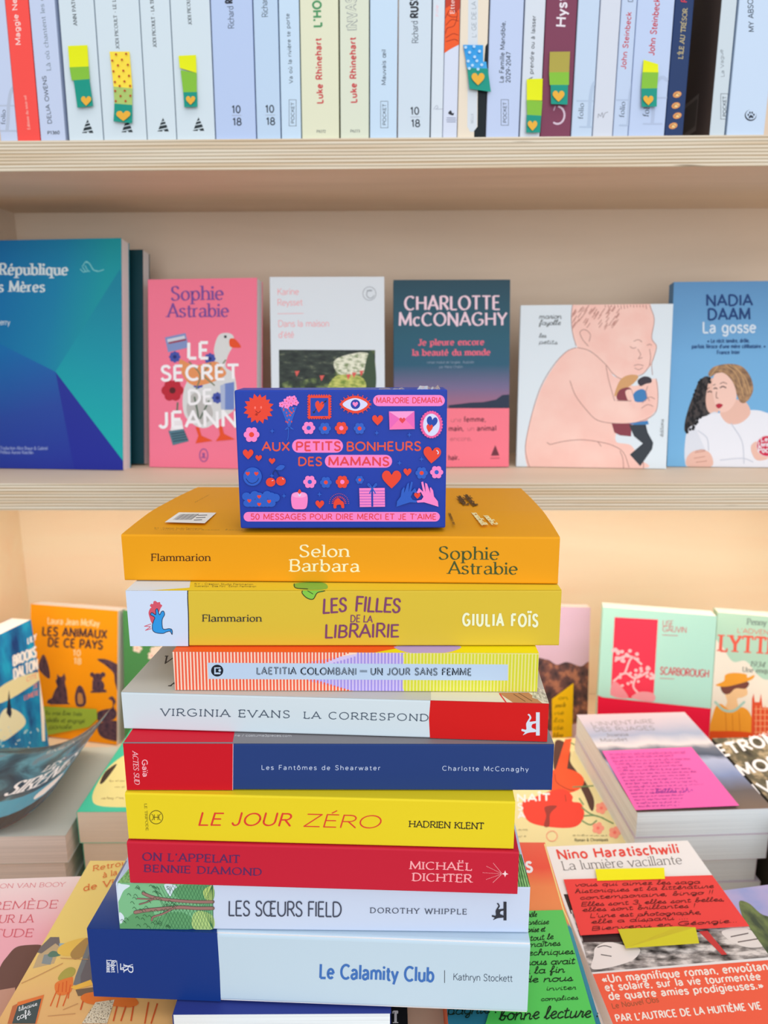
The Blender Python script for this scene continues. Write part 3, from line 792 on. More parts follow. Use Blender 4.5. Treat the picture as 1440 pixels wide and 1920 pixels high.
# 5 navy and red
f = STK[4]
b = book('paperback', 'navy blue paperback with a red spine end, fifth from the stack bottom', 'book', f, 'spine', 0.145, K(32, 60, 122), PW, SG)
tf = top_face(f, .145)
Art(tf, b, 'upper_board', (0, 0, 1)).whole(K(128, 128, 132)).zoom(*Y4).poly([(60, 600), (740, 600), (752, 530), (752, 400), (60, 400)], K(206, 18, 44)).t('ne / costume3pieces.com', (752, 566), (1086, 568), 12, 'sans', K(220, 224, 228)).done('grey upper board')
a = Art(f, b, 'red_band', Y4); a.poly([(90, 590), (744, 600), (740, 890), (90, 890)], K(196, 4, 34)).line([(742, 600), (740, 890)], 3, K(214, 190, 204), False).done('red left end of the spine')
a = Art(f, b, 'publisher_mark', Y4); lp = K(240, 190, 200)
a.t('Gaïa', (208, 702), (214, 804), 30, 'bold', lp, w=.16).t('ACTES SUD', (152, 652), (164, 846), 30, 'italic', lp).done()
a = Art(f, b, 'title', Y4); lb = K(190, 208, 236)
a.t('Les Fantômes de Shearwater', (908, 760), (1606, 763), 26, 'sans', lb, w=.13, track=1.8).done()
a = Art(f, b, 'author_name', Y5); a.t('Charlotte McConaghy', (592, 765), (1098, 770), 26, 'sans', lb, w=.13, track=1.8).done()

# 6 white and red
f = STK[5]
b = book('paperback', 'white paperback with red right end of the spine, fourth from the top of the stack', 'book', f, 'spine', 0.14, K(204, 222, 230), PW, SG)
tf = top_face(f, .14)
a = Art(tf, b, 'upper_board', Y4); a.whole(K(196, 196, 186)).t('V', (318, 136), (372, 138), 56, 'slab', K(60, 56, 52), up=(.62, -.78)).t('A', (368, 272), (420, 272), 60, 'slab', K(60, 56, 52), up=(.62, -.78))
a.zoom(*Y5).poly([(526, 372), (526, 290), (1230, 290), (1240, 400)], K(226, 222, 200)).poly([(920, 310), (1100, 310), (1180, 372), (1010, 370)], K(188, 132, 92)).line([(930, 318), (970, 372)], 8, K(220, 60, 70)).lines([[(1010, 318), (1080, 362)], [(1040, 312), (1120, 360)]], 4, K(120, 84, 60))
a.poly([(1120, 340), (1130, 260), (1230, 330), (1222, 372)], NOISE('greyleaf', [(.35, (150, 146, 130)), (.6, (226, 222, 204))], 5)).done('illustrated upper board')
a = Art(f, b, 'red_band', Y5); a.poly([(524, 340), (1240, 370), (1240, 610), (520, 575), (514, 460)], K(204, 20, 22)).done('red right end of the spine')
a = Art(f, b, 'title', Y4); gy = K(76, 92, 108)
a.t('LA CORRESPOND', (1156, 460), (1890, 476), 40, 'slab', gy, track=1.1).done()
a = Art(f, b, 'author_name', Y4); a.t('VIRGINIA EVANS', (318, 444), (1076, 457), 42, 'slab', gy, track=1.1).done()
a = Art(f, b, 'publisher_mark', Y5); little_reader(a, 1058, 424, 1.36, K(206, 222, 238)); a.done('white emblem')

# 7 striped
f = STK[6]
b = book('paperback', 'orange, lilac and lime striped paperback, third from the top of the stack', 'book', f, 'spine', 0.11, K(232, 226, 206), PC, SG)
tf = top_face(f, .11)
oc, lc, yc = K(240, 96, 34), K(186, 164, 224), K(238, 226, 20)
a = Art(tf, b, 'upper_board', Y5); a.whole(yc).zoom(*Y4).poly([(380, 70), (1540, 80), (1700, 50), (1700, 0), (380, 0)], oc).zoom(*Y5).blob([(320, 50), (330, 36), (520, 30), (700, 38), (640, 70), (540, 76), (400, 74)], lc).done('orange, lilac and yellow upper board')
a = Art(f, b, 'spine_pattern', Y4)
a.whole(K(246, 214, 196)).poly([(1180, 130), (1450, 84), (1850, 74), (1850, 310), (1500, 310), (1180, 240)], K(206, 196, 238)).zoom(*Y5).blob([(366, 110), (370, 80), (760, 76), (1200, 76), (1200, 320), (640, 310), (380, 300), (362, 200)], K(226, 226, 140))
# vertical stripes across the whole spine
so, sl, sy = [], [], []
ns = 108
for i in range(ns):
    u = (i+.25)/ns; u2 = (i+.78)/ns
    x = 325+686*u
    y1 = 1220+7*u; y2 = 1296
    q = [(x, y1), (325+686*u2, y1), (328+680*u2, y2+1), (328+680*u, y2)]
    if x > 758: sy.append(q)
    elif x > 668: sl.append(q)
    elif x > 575:
        k = (x-575)/100; dy = 36-30*k
        so += [[q[0], q[1], (q[1][0], y1+dy-14+12*(1-k)), (q[0][0], y1+dy-14+12*(1-k))], [(q[3][0], y2-dy+10), (q[2][0], y2-dy+10), q[2], q[3]]]
        sl.append([(q[0][0], y1+dy-2), (q[1][0], y1+dy-2), (q[2][0], y2-dy+10), (q[3][0], y2-dy+10)])
    else: so.append(q)
a.zoom(0, 0, 1).polys(so, K(232, 92, 62)).polys(sl, K(160, 148, 226)).polys(sy, K(206, 214, 50)).done('orange, lilac and lime stripes')
a = Art(f, b, 'title_panel', Y4); a.poly([(592, 133), (2355, 143), (2355, 237), (598, 228)], K(182, 208, 234))
a.poly(ell(649, 179, 36, 35, 22), K(18, 28, 42)).poly([(632, 160), (668, 160), (668, 166), (640, 166), (640, 190), (668, 190), (668, 200), (632, 200)], K(182, 208, 234)).poly(ell(664, 178, 8, 8, 10), K(182, 208, 234))
ik = K(24, 36, 50); pl = K(182, 208, 234)
for st, p0, p1, wz in (('LAETITIA COLOMBANI', (880, 199), (1465, 203), Y4), ('UN JOUR SANS FEMME', (172, 202), (764, 206), Y5)):
    a.zoom(*wz).t(st, p0, p1, 38, 'bold', ik, w=.22).t(st, p0, p1, 38, 'sans', pl, w=.05)
a.zoom(*Y5).lines([[(108, 178), (152, 178)], [(108, 186), (152, 186)]], 3, ik, False).done('pale blue title panel')

# 8 les filles
f = STK[7]
b = book('paperback', 'mustard yellow paperback with a blue bird on its white end, second from the top', 'book', f, 'spine', 0.138, K(212, 188, 56), PW, SG)
tf = top_face(f, .138)
a = Art(tf, b, 'upper_board', Y2); a.whole(K(226, 206, 52)).poly([(100, 660), (486, 632), (492, 590), (492, 560), (100, 560)], K(214, 230, 238)).blob([(1100, 610), (1190, 600), (1280, 606), (1290, 640), (1180, 646), (1110, 634)], K(128, 186, 70)).line([(1100, 610), (1110, 634), (1180, 640)], 5, K(40, 60, 40)).t('R.Y - Création Studio Flammarion', (515, 616), (860, 618), 10, 'sans', INK).t('Illustration : Élise Fort © Édition Flammarion', (515, 628), (878, 630), 9, 'sans', INK).done()
a = Art(f, b, 'white_band', Y2); a.poly([(110, 630), (476, 636), (484, 980), (110, 980)], K(200, 220, 244)).line([(476, 630), (476, 700), (480, 800), (482, 980)], 6, INK).done('white left end of the spine')
a = Art(f, b, 'bird_drawing', Y2); cr = K(206, 84, 104); bl = K(44, 150, 226); bk = K(34, 40, 72)
a.blob([(254, 812), (246, 780), (254, 756), (262, 748), (254, 738), (262, 726), (272, 728), (276, 712), (288, 710), (298, 718), (312, 716), (316, 728), (326, 736), (318, 750), (312, 764), (300, 800), (280, 850), (262, 834)], cr)
a.lines([[(262, 844), (222, 858), (258, 860)], [(258, 862), (228, 882), (262, 872)]], 4, cr, False)
bird = [(268, 850), (276, 826), (282, 806), (258, 790), (266, 778), (288, 790), (288, 764), (298, 756), (310, 790), (322, 772), (334, 770), (340, 790), (326, 820), (328, 866), (340, 876), (368, 872), (384, 880), (384, 906), (372, 888), (350, 892), (330, 900), (290, 896), (270, 880)]
a.blob(bird, bl).line(bird+[bird[0]], 4, bk).poly(ell(376, 882, 3, 3, 8), bk).done('blue and red bird drawing')
lf = [(1100, 606), (1150, 634), (1146, 660), (1176, 690), (1212, 700), (1240, 662), (1286, 650), (1284, 606)]
a = Art(f, b, 'leaf_drawing', Y2); a.blob([(1120, 620), (1150, 648), (1150, 664), (1176, 692), (1212, 698), (1236, 664), (1274, 654), (1290, 630)], K(128, 198, 70)).line([(1150, 644), (1148, 664), (1176, 692), (1212, 698), (1236, 662), (1280, 650)], 5, K(36, 56, 36)).line([(1180, 650), (1210, 668)], 4, K(36, 56, 36)).done()
a = Art(f, b, 'title', Y2); pu = K(122, 66, 108)
a.zoom(0, 0, 1)
for s_, p0, p1, c_ in (('LES', (605, 1149), (650, 1146), 25), ('FILLES', (666, 1145), (750, 1148), 25), ('DE LA', (657, 1166), (698, 1166), 12), ('LIBRAIRIE', (609, 1195), (748, 1193), 23)):
    a.t(s_, p0, p1, c_, 'brush', pu, w=.17)
a.done('purple brush title')
a = Art(f, b, 'publisher_name', Y2); a.t('Flammarion', (562, 830), (910, 830), 40, 'serif', INK).done()
a = Art(f, b, 'author_name', Y3); a.t('GIULIA FOÏS', (712, 852), (1152, 858), 68, 'bold', K(232, 242, 210), w=.2, track=1.8).done('white author name')

# 9 top: ochre yellow, its upper board bulging
f = STK[8]
bmp = lambda t: .0062*math.sin(min(1, t/.05)*math.pi/2)*(1-max(0, t-.05)/.075) - (0.0 if t < .09 else (t-.09)*.06)
b = book('paperback', 'ochre yellow paperback at the top of the stack, under the blue box', 'book', f, 'spine', 0.134, K(228, 158, 2), PW, SG, bump=lambda t: .35*bmp(t))
a = Art(f, b, 'title', Y2); wy = K(252, 240, 196)
a.zoom(0, 0, 1).t('Selon', (561, 1044), (655, 1044), 22, 'serifb', wy, w=.17).t('Barbara', (543, 1071), (674, 1072), 22, 'serifb', wy, w=.17).done('cream title')
a = Art(f, b, 'publisher_name', Y2); a.t('Flammarion', (262, 475), (610, 475), 42, 'serif', K(70, 38, 14)).done()
a = Art(f, b, 'author_name', Y3); gn = K(66, 84, 44)
a.t('Sophie', (570, 465), (926, 468), 74, 'didone', gn).t('Astrabie', (628, 550), (1034, 554), 70, 'didone', gn).done('dark green author name')
# what is printed on the upper board follows its bulge
tf = top_face(f, .134)
tf2 = Face(tf.O+V3((0, 0, .0024)), tf.U, tf.V, tf.w, tf.h)
a = Art(tf2, b, 'barcode', Y2); a.poly([(340, 248), (575, 254), (644, 192), (424, 190)], K(236, 236, 226))
a.polys([[(388+i*9.2, 234), (388+i*9.2+(3+i % 3*1.6), 234), (436+i*9.0+(3+i % 3*1.6), 200), (436+i*9.0, 200)] for i in range(12)], INK).lines([[(534, 208), (590, 206)], [(524, 222), (580, 220)], [(512, 236), (560, 234)]], 5, K(120, 120, 120), False).done('white barcode label')
dk = K(88, 62, 20)
a = Art(tf2, b, 'credit_lines', Y2); a.t('R.Y - Création Studio Flammarion', (280, 288), (560, 290), 9, 'sans', dk).t('Illustration et Photo Roberto © Éditions', (280, 299), (800, 300), 9, 'sans', dk).done()
up2 = (1, -.1)
a = Art(tf2, b, 'small_lettering', Y2); a.t('www.', (514, 132), (604, 84), 12, 'sans', dk, up=(.6, .3)).done()
a = Art(tf2, b, 'back_author_name', Y3); a.t('Sophie', (716, 148), (676, 96), 34, 'serifb', dk, up=up2).t('Astrabie', (770, 152), (716, 88), 34, 'serifb', dk, up=up2).done('dark author name')
a = Art(tf2, b, 'back_title', Y3); a.t('Barbara', (822, 264), (766, 196), 36, 'serifb', K(252, 232, 170), up=up2).t('Selon', (884, 264), (836, 212), 36, 'serifb', K(252, 232, 170), up=up2).done('cream title')
a = Art(tf2, b, 'back_quote', Y3); a.t('un roman', (656, 264), (628, 196), 18, 'serif', dk, up=up2).done()
# ------------------------------------------------------------------ the blue message box on top
Z7 = (430, 700, 3.349)
A_ = hit_z(450, 991, STK_TOP+.0022); B_ = hit_z(836, 990, STK_TOP+.0022)
U_ = (B_-A_).normalized(); N_ = V3((U_.y, -U_.x, 0))
bx = quad_rect(A_, N_, (440, 731), (838, 731), (836, 990), (450, 991), level=U_)
bx = Face(bx.O, bx.U, V3((0, 0, 1)), bx.w, bx.h)
BLUE = K(26, 60, 168, rough=.4, spec=.2)
box = thing('card_box', bx.O+bx.U*bx.w/2, 'small cobalt blue card box with red and pink drawings on top of the stack', 'box')
def rounded_box(face, depth, r, mat, name, parent):
    bm = bmesh.new()
    P = lambda u, v, d: face.O+face.U*u+face.V*v-face.N*d
    vs = [bm.verts.new(P(u, v, d)-base_of(parent)) for d in (0, depth) for v in (0, face.h) for u in (0, face.w)]
    for q in ([0, 1, 3, 2], [4, 6, 7, 5], [0, 4, 5, 1], [2, 3, 7, 6], [0, 2, 6, 4], [1, 5, 7, 3]): bm.faces.new([vs[i] for i in q])
    bmesh.ops.recalc_face_normals(bm, faces=bm.faces)
    bmesh.ops.bevel(bm, geom=bm.edges[:], offset=r, segments=2, affect='EDGES', profile=.5)
    me = bpy.data.meshes.new(name); bm.to_mesh(me); bm.free(); me.materials.append(mat)
    o = bpy.data.objects.new(name, me); COL.objects.link(o); o.parent = parent
    return o
rounded_box(bx, .021, .0007, BLUE, 'carton', box)
RED, PNK, DBL, LBL = K(226, 66, 44, rough=.35), K(240, 132, 200, rough=.35), K(40, 92, 196, rough=.35), K(206, 216, 250, rough=.35)
TTL = K(222, 84, 58, rough=.35); TT2 = K(222, 66, 76, rough=.35)
a = Art(bx, box, 'title', Z7)
a.pill(394, 414, 714, 498, PNK).pill(600, 512, 1022, 592, PNK)
a.t('AUX', (206, 485), (378, 485), 52, 'medium', TTL, w=.19).t('PETITS', (418, 485), (700, 483), 52, 'bold', TT2, w=.21).t('BONHEURS', (736, 485), (1204, 483), 52, 'medium', TTL, w=.19)
a.t('DES', (432, 578), (582, 578), 50, 'medium', TTL, w=.19).t('MAMANS', (622, 578), (1004, 578), 50, 'bold', TT2, w=.21).done('red title with two pink pills')
a = Art(bx, box, 'author_pill', Z7); a.pill(903, 136, 1353, 206, PNK).t('MARJORIE DEMARIA', (922, 186), (1336, 186), 34, 'medium', TT2).done('pink pill with red name')
a = Art(bx, box, 'message_pill', Z7); a.pill(90, 870, 1322, 930, PNK).t('50 MESSAGES POUR DIRE MERCI ET JE T’AIME', (134, 917), (1300, 917), 34, 'medium', TT2).done('pink pill with red lettering')
a = Art(bx, box, 'drawings', Z7)
# sun flower with a face
sunp = []
for i in range(16):
    t = 2*math.pi*i/16+.1
    cx, cy, s_, c_ = 184, 222, math.sin(t), math.cos(t)
    L = 92+6*(i % 2)
    sunp.append([(cx+c_*30-s_*13, cy+s_*30+c_*13), (cx+c_*L*.75-s_*14, cy+s_*L*.75+c_*14), (cx+c_*L, cy+s_*L), (cx+c_*L*.75+s_*14, cy+s_*L*.75-c_*14), (cx+c_*30+s_*13, cy+s_*30-c_*13)])
a.polys(sunp+[ell(184, 222, 46, 46, 18)], RED)
dk = K(130, 30, 30)
a.polys([ell(162, 216, 6, 9, 8), ell(200, 214, 6, 9, 8)], K(244, 120, 110)).line([(166, 236), (182, 248), (196, 236)], 4, dk)
# bouquet
a.poly([(322, 214), (424, 210), (384, 330), (368, 330)], DBL)
rr = random.Random(5)
a.polys([ell(rr.uniform(340, 408), rr.uniform(216, 250), 4, 6, 7) for _ in range(10)]+[ell(rr.uniform(356, 392), rr.uniform(254, 310), 4, 6, 7) for _ in range(8)], RED)
for x, y in ((330, 196), (358, 174), (362, 204), (388, 188), (404, 158), (418, 184), (376, 160)): a.flower(x, y, 19, PNK, RED, 5, .42, .2)
a.lines([[(376, 330), (352, 352), (372, 344)], [(376, 332), (402, 350), (384, 344)], [(372, 340), (370, 400), (364, 420)]], 5, DBL)
# stamp
st = []
for i in range(9): st += [ell(502+i*15.6, 140, 6.5, 8, 8), ell(502+i*15.6, 280, 6.5, 8, 8), ell(498, 146+i*16, 8, 6.5, 8), ell(634, 144+i*16, 8, 6.5, 8)]
a.polys(st+[[(498, 142), (634, 142), (634, 280), (498, 280)]], RED).poly([(510, 154), (622, 154), (622, 268), (510, 268)], K(36, 70, 176)).heart(566, 208, 28, RED, 8, 38).line([(530, 244), (548, 224)], 4, INK).line([(586, 192), (606, 172)], 4, INK).poly([(524, 240), (542, 240), (530, 252)], INK).poly([(596, 176), (612, 166), (606, 184)], INK)
# eye
lash = []
for i in range(20):
    t = math.pi*(.02+.96*i/9) if i < 10 else -math.pi*(.02+.96*(i-10)/9)
    x, y = 792+86*math.cos(t), 194-46*math.sin(t)
    lash.append([(x, y), (792+100*math.cos(t), 194-64*math.sin(t))])
a.lines(lash, 5, RED, False)
eye = [(704, 194), (740, 162), (792, 148), (846, 164), (876, 194), (842, 228), (792, 242), (740, 226)]
a.blob([(696, 194), (738, 154), (792, 140), (848, 156), (884, 194), (846, 236), (792, 250), (738, 234)], RED).blob([(712, 194), (742, 168), (792, 155), (842, 170), (868, 194), (838, 222), (792, 235), (742, 220)], LBL).poly(ell(792, 194, 30, 30, 22), K(40, 66, 166)).heart(791, 194, 17, PNK)
# small flowers
for x, y, r, m, c in ((141, 384, 48, PNK, RED), (499, 342, 40, PNK, DBL), (600, 345, 38, DBL, RED), (704, 343, 40, RED, PNK), (818, 345, 36, DBL, RED), (506, 680, 40, PNK, DBL), (607, 683, 36, DBL, RED), (710, 680, 40, RED, PNK), (819, 667, 26, DBL, RED), (1207, 624, 38, DBL, RED), (1301, 619, 40, PNK, DBL)): a.flower(x, y, r, m, c)
for x, y, r, m, ro in ((931, 292, 34, RED, 0), (120, 506, 33, RED, 0), (186, 530, 20, RED, 0), (270, 549, 20, RED, 0), (1272, 510, 55, RED, 5), (1019, 662, 60, RED, 0), (1118, 618, 25, RED, 0), (569, 820, 27, RED, 0)): a.heart(x, y, r, m, ro)
a.line([(1302, 482), (1312, 494), (1308, 504)], 6, LBL)
# envelope
a.poly([(1002, 238), (1162, 236), (1164, 348), (1006, 352)], K(228, 104, 186)).poly([(1004, 352), (1060, 292), (1108, 292), (1164, 348)], K(240, 118, 180)).poly([(1002, 238), (1162, 236), (1088, 296)], K(246, 156, 214)).heart(1086, 294, 19, TT2)
# mirror
a.polys([ell(1268+64*math.cos(2*math.pi*i/26), 320+78*math.sin(2*math.pi*i/26), 9, 9, 8) for i in range(26)]+[ell(1268, 320, 62, 78, 26)], K(232, 96, 160)).poly(ell(1268, 322, 52, 70, 26), LBL).heart(1270, 308, 34, K(34, 74, 170), 12, 42).heart(1256, 344, 20, RED, 8, 28)
# smiley, cherries, cloud of hearts
a.poly(ell(148, 646, 58, 58, 26), DBL).heart(118, 628, 13, RED).heart(172, 628, 13, RED).line([(108, 660), (126, 682), (150, 688), (176, 676), (186, 658)], 4, K(10, 40, 110))
a.lines([[(262, 660), (290, 606), (322, 656)]], 5, K(20, 44, 104)).poly(ell(262, 681, 30, 28, 18), RED).poly(ell(326, 674, 30, 28, 18), RED).blob([(292, 600), (320, 574), (350, 580), (330, 604)], DBL).lines([[(334, 656), (342, 664)], [(268, 672), (280, 668)]], 4, LBL)
a.polys([ell(110+i*26, 770+10*math.sin(i*2.1), 28, 26, 12) for i in range(8)]+[ell(120+i*24, 812, 30, 24, 12) for i in range(7)], DBL)
for x, y in ((128, 798), (190, 772), (252, 802), (190, 820)): a.heart(x, y, 12, RED)
# candle, gift, sun animal, hands
a.blob([(394, 758), (398, 838), (442, 850), (486, 838), (490, 758), (442, 742)], PNK).poly(ell(442, 762, 46, 16, 20), K(246, 160, 216)).line([(443, 762), (443, 742)], 5, DBL).blob([(443, 724), (432, 742), (443, 752), (454, 742)], RED).heart(443, 762, 9, LBL)
a.poly([(816, 718), (976, 716), (978, 834), (820, 836)], PNK).lines([[(818, 736+i*17), (977, 735+i*17)] for i in range(6)], 4, K(150, 84, 190), False).line([(897, 718), (898, 834)], 12, BLUE, False, 'butt')
a.lines([[(897, 720), (872, 700), (876, 690), (897, 716)], [(897, 720), (922, 700), (920, 690), (899, 716)], [(896, 720), (880, 752)], [(900, 720), (918, 752)]], 7, DBL)
rays = [[(690+34*math.cos(math.pi*i/12), 812-34*math.sin(math.pi*i/12)), (690+46*math.cos(math.pi*i/12), 812-46*math.sin(math.pi*i/12))] for i in range(13)]
a.lines(rays, 4, RED, False).polys([ell(690+60*math.cos(math.pi*i/16), 812-60*math.sin(math.pi*i/16), 3, 3, 6) for i in range(17)], K(190, 80, 90))
a.blob([(656, 840), (660, 800), (684, 780), (704, 796), (718, 806), (722, 840), (706, 840), (700, 822), (676, 824), (672, 842)], RED)
def hand(mx, k):
    f = lambda x, y: (mx+(x-1250)*k, y)
    return [f(1312, 834), (f(1308, 800)), f(1284, 770), f(1278, 732), f(1264, 712), f(1258, 716), f(1262, 750), f(1240, 690), f(1228, 684), f(1232, 744), f(1216, 676), f(1204, 680), f(1216, 740), f(1190, 716), f(1176, 744), f(1184, 752), f(1202, 742), f(1218, 772), f(1206, 790), f(1176, 796), f(1180, 808), f(1222, 806), f(1262, 818)]
a.poly(hand(1108, -.95), DBL).poly(hand(1250, 1), PNK).heart(1180, 764, 20, RED)
# sparkles
sp = []
for x, y in ((272, 360), (926, 372), (1130, 384), (1068, 560), (346, 766), (568, 756), (270, 640), (1206, 536)):
    sp.append([(x, y-17), (x+4, y-4), (x+16, y), (x+4, y+4), (x, y+17), (x-4, y+4), (x-16, y), (x-4, y-4)])
a.polys(sp, DBL).done('small red, pink and blue drawings')
# crumpled clear film along the top edge
fm, ft, fb = pbsdf('clear_film', .12, .6)
fb.inputs['Base Color'].default_value = (.9, .95, 1, 1); fb.inputs['Transmission Weight'].default_value = .8; fb.inputs['Alpha'].default_value = .55
rr = random.Random(12); vs, fs = [], []
topz = bx.O.z+bx.h
for (u0, u1, hh) in ((.68, .80, .0009), (.86, .97, .0021)):
    n = 9; k0 = len(vs)
    for i in range(n+1):
        u = bx.w*(u0+(u1-u0)*i/n)
        for j in range(3):
            v = bx.O+bx.U*u-bx.N*(.001+j*.004); v.z = topz+(rr.uniform(.2, 1)*hh if j == 1 and 0 < i < n else .00005)
            vs.append(v)
    for i in range(n):
        for j in range(2): fs.append([k0+i*3+j, k0+i*3+j+1, k0+(i+1)*3+j+1, k0+(i+1)*3+j])
link('film_crumple', vs, fs, fm, box, base_of(box))['label'] = 'crumpled clear wrap'

# ------------------------------------------------------------------ upper shelf: spines
SHG = 'paperbacks standing on the upper shelf'
YS = YF+.004
PL_O = hit_y(720, 200, YS); PL_N = V3((0, -1, 0))
Z1, Z2, Z3, Z4 = (0, 0, 3.789), (360, 0, 3.789), (720, 0, 3.789), (1060, 0, 3.789)
GK, RDK = K(58, 70, 84), K(190, 44, 56)
rs = random.Random(21)
def shelf_book(label, xt0, xt1, xb0, xb1, col, H=.178, dy=0.0, pages=PW):
    yb = 258.6-11*((xb0+xb1)/2)/1440
    O = V3((PL_O.x, YS+dy, PL_O.z))
    f = quad_rect(O, PL_N, (xt0, 0), (xt1, 0), (xb1, yb), (xb0, yb))
    bl = f.O
    # lean about the foot, foot on the board
    f = Face(V3((bl.x, O.y, UT+max(0, -f.U.z*f.w)+.0003)), f.U, f.V, f.w, H)
    return f, book('paperback', label, 'book', f, 'upright', .11, col, pages, SHG, r=.0008)
WS1, WS2, WS3 = K(206, 226, 236), K(190, 208, 236), K(192, 220, 242)
def big_f(a, x, y, h, m):
    """pale tall italic f printed behind the small series name"""
    a.line([(x+h*.62, y-h*.93), (x+h*.5, y-h), (x+h*.38, y-h*.9), (x+h*.32, y-h*.6), (x+h*.3, y-h*.2), (x+h*.28, y)], h*.075, m, True, 'butt')
    a.line([(x+h*.02, y-h*.56), (x+h*.62, y-h*.56)], h*.03, m, False, 'butt').line([(x+h*.08, y), (x+h*.5, y)], h*.035, m, False, 'butt')
def pocket(a, x, y, h, w_):
    a.lines([[(x, y), (x+w_, y), (x+w_, y-h), (x, y-h), (x, y)]], 3, K(66, 78, 92), False)
    a.t('POCKET', (x+w_*.72, y-h*.1), (x+w_*.72, y-h*.9), w_*.42, 'medium', K(66, 78, 92))
def lighthouse(a, cx, cy, k):
    m = K(40, 52, 58)
    a.polys([[(cx-4*k, cy-86*k), (cx, cy-98*k), (cx+5*k, cy-86*k), (cx+10*k, cy-76*k), (cx-12*k, cy-70*k)], [(cx-14*k, cy-64*k), (cx+14*k, cy-70*k), (cx+20*k, cy-56*k), (cx-22*k, cy-44*k)],
             [(cx-24*k, cy-38*k), (cx+24*k, cy-48*k), (cx+32*k, cy-28*k), (cx-32*k, cy-14*k)], [(cx-36*k, cy-6*k), (cx+34*k, cy-20*k), (cx+42*k, cy), (cx+10*k, cy), (cx+10*k, cy-10*k), (cx-4*k, cy-10*k), (cx-4*k, cy), (cx-40*k, cy)]], m)
def pub(b, f, z): return Art(f, b, 'publisher_mark', z)
def ttl(b, f, z, *args, name='title', **k):
    a = Art(f, b, name, z, clip=False); a.t(*args, **k); return a.done()
f, b = shelf_book('white paperback spine cut by the left edge of the photo on the upper shelf', -26, 4, 2, 36.5, WS2)
a = pub(b, f, Z1); a.t(' ', (0, 0), (9, 0), 1, 'sans', INK)
big_f(a, -40, 930, 320, K(176, 192, 214)); a.t('folio', (36, 885), (40, 780), 30, 'didone', K(60, 70, 84)).done()
f, b = shelf_book('bright red paperback spine on the upper shelf, second from the left', 4, 48, 37, 78.6, K(250, 82, 76))
ttl(b, f, Z1, 'Maggie Nelson', (148, 318), (104, -130), 34, 'medium', K(248, 226, 222), name='author_name')
a = pub(b, f, Z1); a.t('Éditions du sous-sol', (215, 918), (186, 678), 18, 'serif', K(252, 190, 180)).done()
f, b = shelf_book('white paperback spine with grey and black letters right of the red one, upper shelf', 50, 99, 79.5, 125, WS2)
ttl(b, f, Z1, 'Là où chantent les écrevisses', (362, 500), (282, -250), 30, 'serif', K(110, 128, 142))
a = Art(f, b, 'author_name', Z1); a.t('DELIA OWENS', (368, 878), (326, 538), 27, 'medium', K(56, 66, 78)).done()
a = pub(b, f, Z1); a.t('P1360', (338, 955), (424, 952), 22, 'bold', K(50, 56, 64)).done()
WA = K(204, 224, 234)
for lbl, xs, tx, has in (('white spine carrying the leftmost yellow and teal tab on the upper shelf', (105, 170, 133, 197.5), [('ANN PATCHETT', (548, 180), (520, -120), 24)], (622, 945, 1)),
                         ('white paperback spine bearing the yellow red-dotted tab, upper shelf', (172, 255, 199, 279), [('JODI PICOULT • LE LIVRE', (848, 348), (815, -80), 23)], (902, 940, 1)),
                         ('narrow white lighthouse-marked spine without any tab on the upper shelf', (257, 312, 280, 335), [('JODI PICOULT • LA TRISTESSE', (1112, 336), (1082, -130), 23)], (1158, 934, 1)),
                         ('white paperback spine bearing the small lime tab near the middle left of the upper shelf', (313.5, 388, 336.5, 407), [('JODI PICOULT', (1362, 176), (1346, -40), 23)], (1410, 930, 1))):
    f, b = shelf_book(lbl, *xs, WA)
    for s_, p0, p1, c_ in tx: ttl(b, f, Z1, s_, p0, p1, c_, 'serif', K(38, 46, 54), name='author_name', w=.2)
    a = pub(b, f, Z1); lighthouse(a, *has); a.done()
def ten18(b, f, z, x, y, k=1.0):
    a = pub(b, f, z); m = K(44, 54, 68)
    a.t('10', (x, y), (x+62*k, y-2), 50*k, 'medium', m).t('18', (x+6, y+88*k), (x+68*k, y+86*k), 50*k, 'medium', m).line([(x, y+18*k), (x+68*k, y+17*k)], 3, K(150, 160, 176), False).done()
f, b = shelf_book('wide lilac white spine with two stacked numbers, left of a narrower matching one', 390, 468, 409, 484, K(178, 202, 238))
ttl(b, f, Z2, 'Richard', (300, 202), (292, 42), 42, 'light', GK, w=.1, name='author_name'); a = Art(f, b, 'author_name', Z2, clip=False); a.t('RUSSO', (288, 22), (280, -130), 48, 'black', INK).done(); ten18(b, f, Z2, 284, 803)
f, b = shelf_book('narrow pale blue spine with two stacked numbers beside the wide lilac one', 470.5, 516, 485.5, 530, K(184, 212, 238))
ttl(b, f, Z2, 'Richard', (540, 120), (530, -40), 42, 'light', GK, w=.1, name='author_name'); ten18(b, f, Z2, 522, 800)
f, b = shelf_book('thin white spine with grey title left of the two cream spines, upper shelf', 519, 557, 531, 567.5, WS3)
ttl(b, f, Z2, 'Va où la rivière te porte', (716, 592), (690, 96), 26, 'medium', K(84, 100, 114)); a = pub(b, f, Z2); pocket(a, 690, 895, 186, 50); a.done()
CR1, CR2 = K(218, 226, 200), K(212, 224, 206)
f, b = shelf_book('cream spine with green letters above a red author name on the upper shelf', 559, 631, 569, 638.5, CR1, pages=PC)
ttl(b, f, Z2, 'L’HOMME-DÉ', (920, 192), (905, -330), 56, 'black', K(76, 150, 100)); a = Art(f, b, 'author_name', Z2); a.t('Luke Rhinehart', (930, 735), (915, 272), 42, 'black', K(196, 74, 78), w=.24).done()
a = pub(b, f, Z2); a.t('P6272', (886, 942), (950, 942), 18, 'serif', GK).done()
f, b = shelf_book('cream spine with white outlined letters above a red author name on the upper shelf', 634, 689, 641, 694, CR2, pages=PC)
